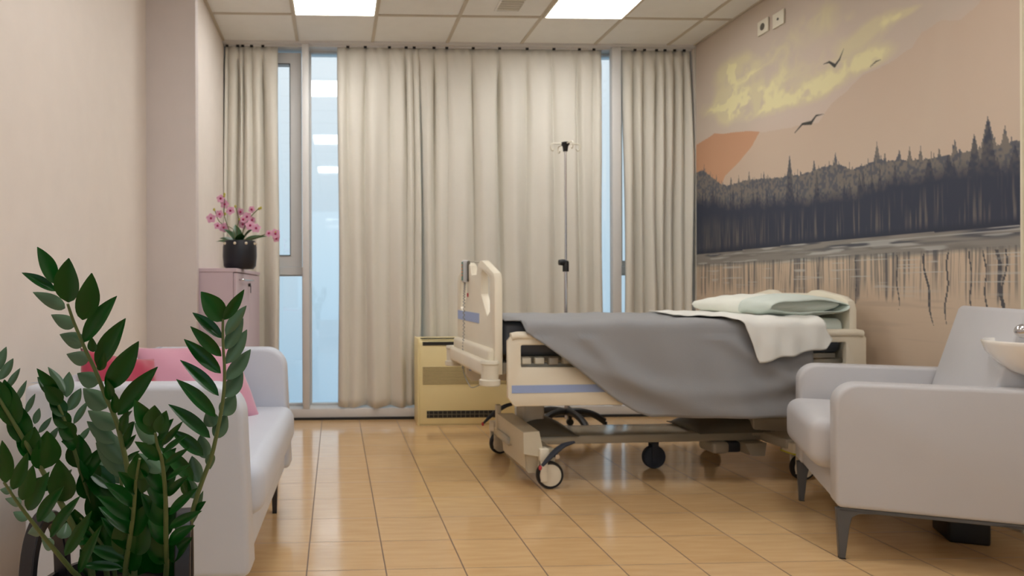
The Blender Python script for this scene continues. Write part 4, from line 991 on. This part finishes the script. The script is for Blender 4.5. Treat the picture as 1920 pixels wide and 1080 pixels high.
 (0.004,[(-0.3588,1.2153,0.8433),(-0.3663,1.219,0.7971),(-0.3702,1.2225,0.7507),(-0.3652,1.2264,0.6945),(-0.3574,1.2302,0.638),(-0.3564,1.2352,0.5669)],[(-0.3729,1.2172,0.8249,-0.3399,1.1901,0.8567,0.0127,1),(-0.3688,1.2184,0.8064,-0.3387,1.1919,0.8385,0.0128,1),(-0.3667,1.22,0.7832,-0.3365,1.1995,0.8146,0.0128,1),(-0.3636,1.2216,0.7599,-0.3314,1.2033,0.7867,0.011,1),(-0.3888,1.2239,0.7414,-0.415,1.2351,0.7757,0.0311,0),(-0.3644,1.224,0.7273,-0.4046,1.2312,0.7673,0.0311,0),(-0.3765,1.2275,0.6852,-0.386,1.215,0.7301,0.0459,1),(-0.3446,1.2269,0.6757,-0.3427,1.2048,0.7323,0.0459,1),(-0.3214,1.2253,0.685,-0.2701,1.1996,0.7327,0.0331,1),(-0.3027,1.2232,0.7037,-0.2672,1.2073,0.7713,0.033,1),(-0.3158,1.2217,0.7318,-0.2694,1.1977,0.7917,0.0311,1),(-0.3291,1.2209,0.7505,-0.2798,1.1969,0.8279,0.0238,1),(-0.3133,1.2284,0.6379,-0.2717,1.2062,0.6902,0.046,1),(-0.3231,1.2308,0.6095,-0.3085,1.2103,0.6804,0.0516,1),(-0.3779,1.2316,0.6286,-0.3891,1.2104,0.6817,0.0516,1)]),
 (0.004,[(-0.4075,1.1372,0.6969),(-0.3923,1.1537,0.6654),(-0.3773,1.1731,0.6276),(-0.3715,1.1958,0.5832)],[(-0.3968,1.1596,0.6548,-0.4276,1.1463,0.6814,0.0433,1),(-0.4138,1.1546,0.6655,-0.4146,1.1339,0.7108,0.0396,1),(-0.3851,1.1706,0.6331,-0.372,1.157,0.6899,0.0525,1),(-0.3811,1.1847,0.6056,-0.4017,1.1688,0.6603,0.0443,1),(-0.3697,1.19,0.5945,-0.3408,1.167,0.6511,0.0534,1),(-0.3045,1.1931,0.583,-0.2902,1.1721,0.6572,0.0537,1),(-0.3224,1.1938,0.5831,-0.3274,1.1807,0.6371,0.0537,1),(-0.2667,1.183,0.5997,-0.2479,1.1572,0.6617,0.0444,1),(-0.4028,1.197,0.5833,-0.4223,1.1781,0.631,0.0393,1),(-0.2687,1.1917,0.5802,-0.2714,1.1733,0.6389,0.0393,1)]),
]

PC = (-.361, 1.165)
zp = thing('potted_plant', 'glossy dark green foliage plant in a tall black planter in the foreground', 'plant', (PC[0], PC[1], 0))
bm = bmesh.new(); lathe(bm, [(0, 0), (.085, 0), (.09, .01), (.118, .55), (.120, .585), (.112, .585), (.108, .54), (0, .54)], seg=48); finish('planter', bm, MPOTB, zp)
bm = bmesh.new(); lathe(bm, [(0, .552), (.108, .552)], seg=24); finish('soil', bm, MSOIL, zp)
for sx_ in (-1, 1):
    x0 = sx_*.112
    # wide strap loops standing up from the rim
    bm = bmesh.new(); n = 24; Lp = []
    for i in range(n+1):
        a = math.pi*i/n
        Lp.append((x0-.006*sx_+.0*i, -.052*math.cos(a), .57+.130*math.sin(a)**.8))
    w_ = .011
    for side in (0, 1): pass
    outer_ = [(y, z) for _, y, z in Lp]; inner_ = [(y*.72, .57+(z-.57)*.84) for _, y, z in Lp]
    plate(bm, outer_+inner_[::-1], [], x0-.0125, x0+.0125, 'x', bev=.002, seg=1)
    rot = Matrix.Translation((x0, 0, 0)) @ Matrix.Rotation(R(-14 if sx_ < 0 else 8), 4, 'Z') @ Matrix.Translation((-x0, 0, 0))
    bmesh.ops.transform(bm, matrix=rot, verts=bm.verts[:])
    finish('handle', bm, MPOTB, zp)
eye = Vector((0, 0, EYE))
for rad, st, lv in FRONDS:
    off = Vector((PC[0], PC[1], 0))
    pts = [Vector(p_)-off for p_ in st]
    root = Vector((PC[0]*0+max(-.07, min(.07, pts[-1].x)), max(-.06, min(.06, pts[-1].y)), .545))
    pts2 = pts+[root]
    sp_ = smoothpts(pts2, 5); n = len(sp_)
    bm = bmesh.new(); tube(bm, sp_, [rad*(.42+.75*i/(n-1)) for i in range(n)], 10)
    stem = finish('stem', bm, MSTEM, zp)
    bm = bmesh.new()
    for q in lv:
        B = Vector(q[0:3]); T = Vector(q[3:6]); w = q[6]; s = q[7]
        mid = (B+T)*.5; view = (eye-mid).normalized()
        rnd = random.Random(int(abs(q[0]*1e4)+abs(q[5]*1e4)))
        d = (T-B).normalized(); side = d.cross(view)
        n_ = (view+side*rnd.uniform(-.35, .35)+Vector((0, 0, .35))).normalized()
        if s: pass
        else: n_ = -(view+side*rnd.uniform(-.3, .3)).normalized()
        leafmesh(bm, B-off, T-off, w*.97, n_, curl=rnd.uniform(.04, .16) if s else rnd.uniform(.02, .08), n=10, cup=.42)
    finish('leaves', bm, MLEAF, stem, smooth=-180)
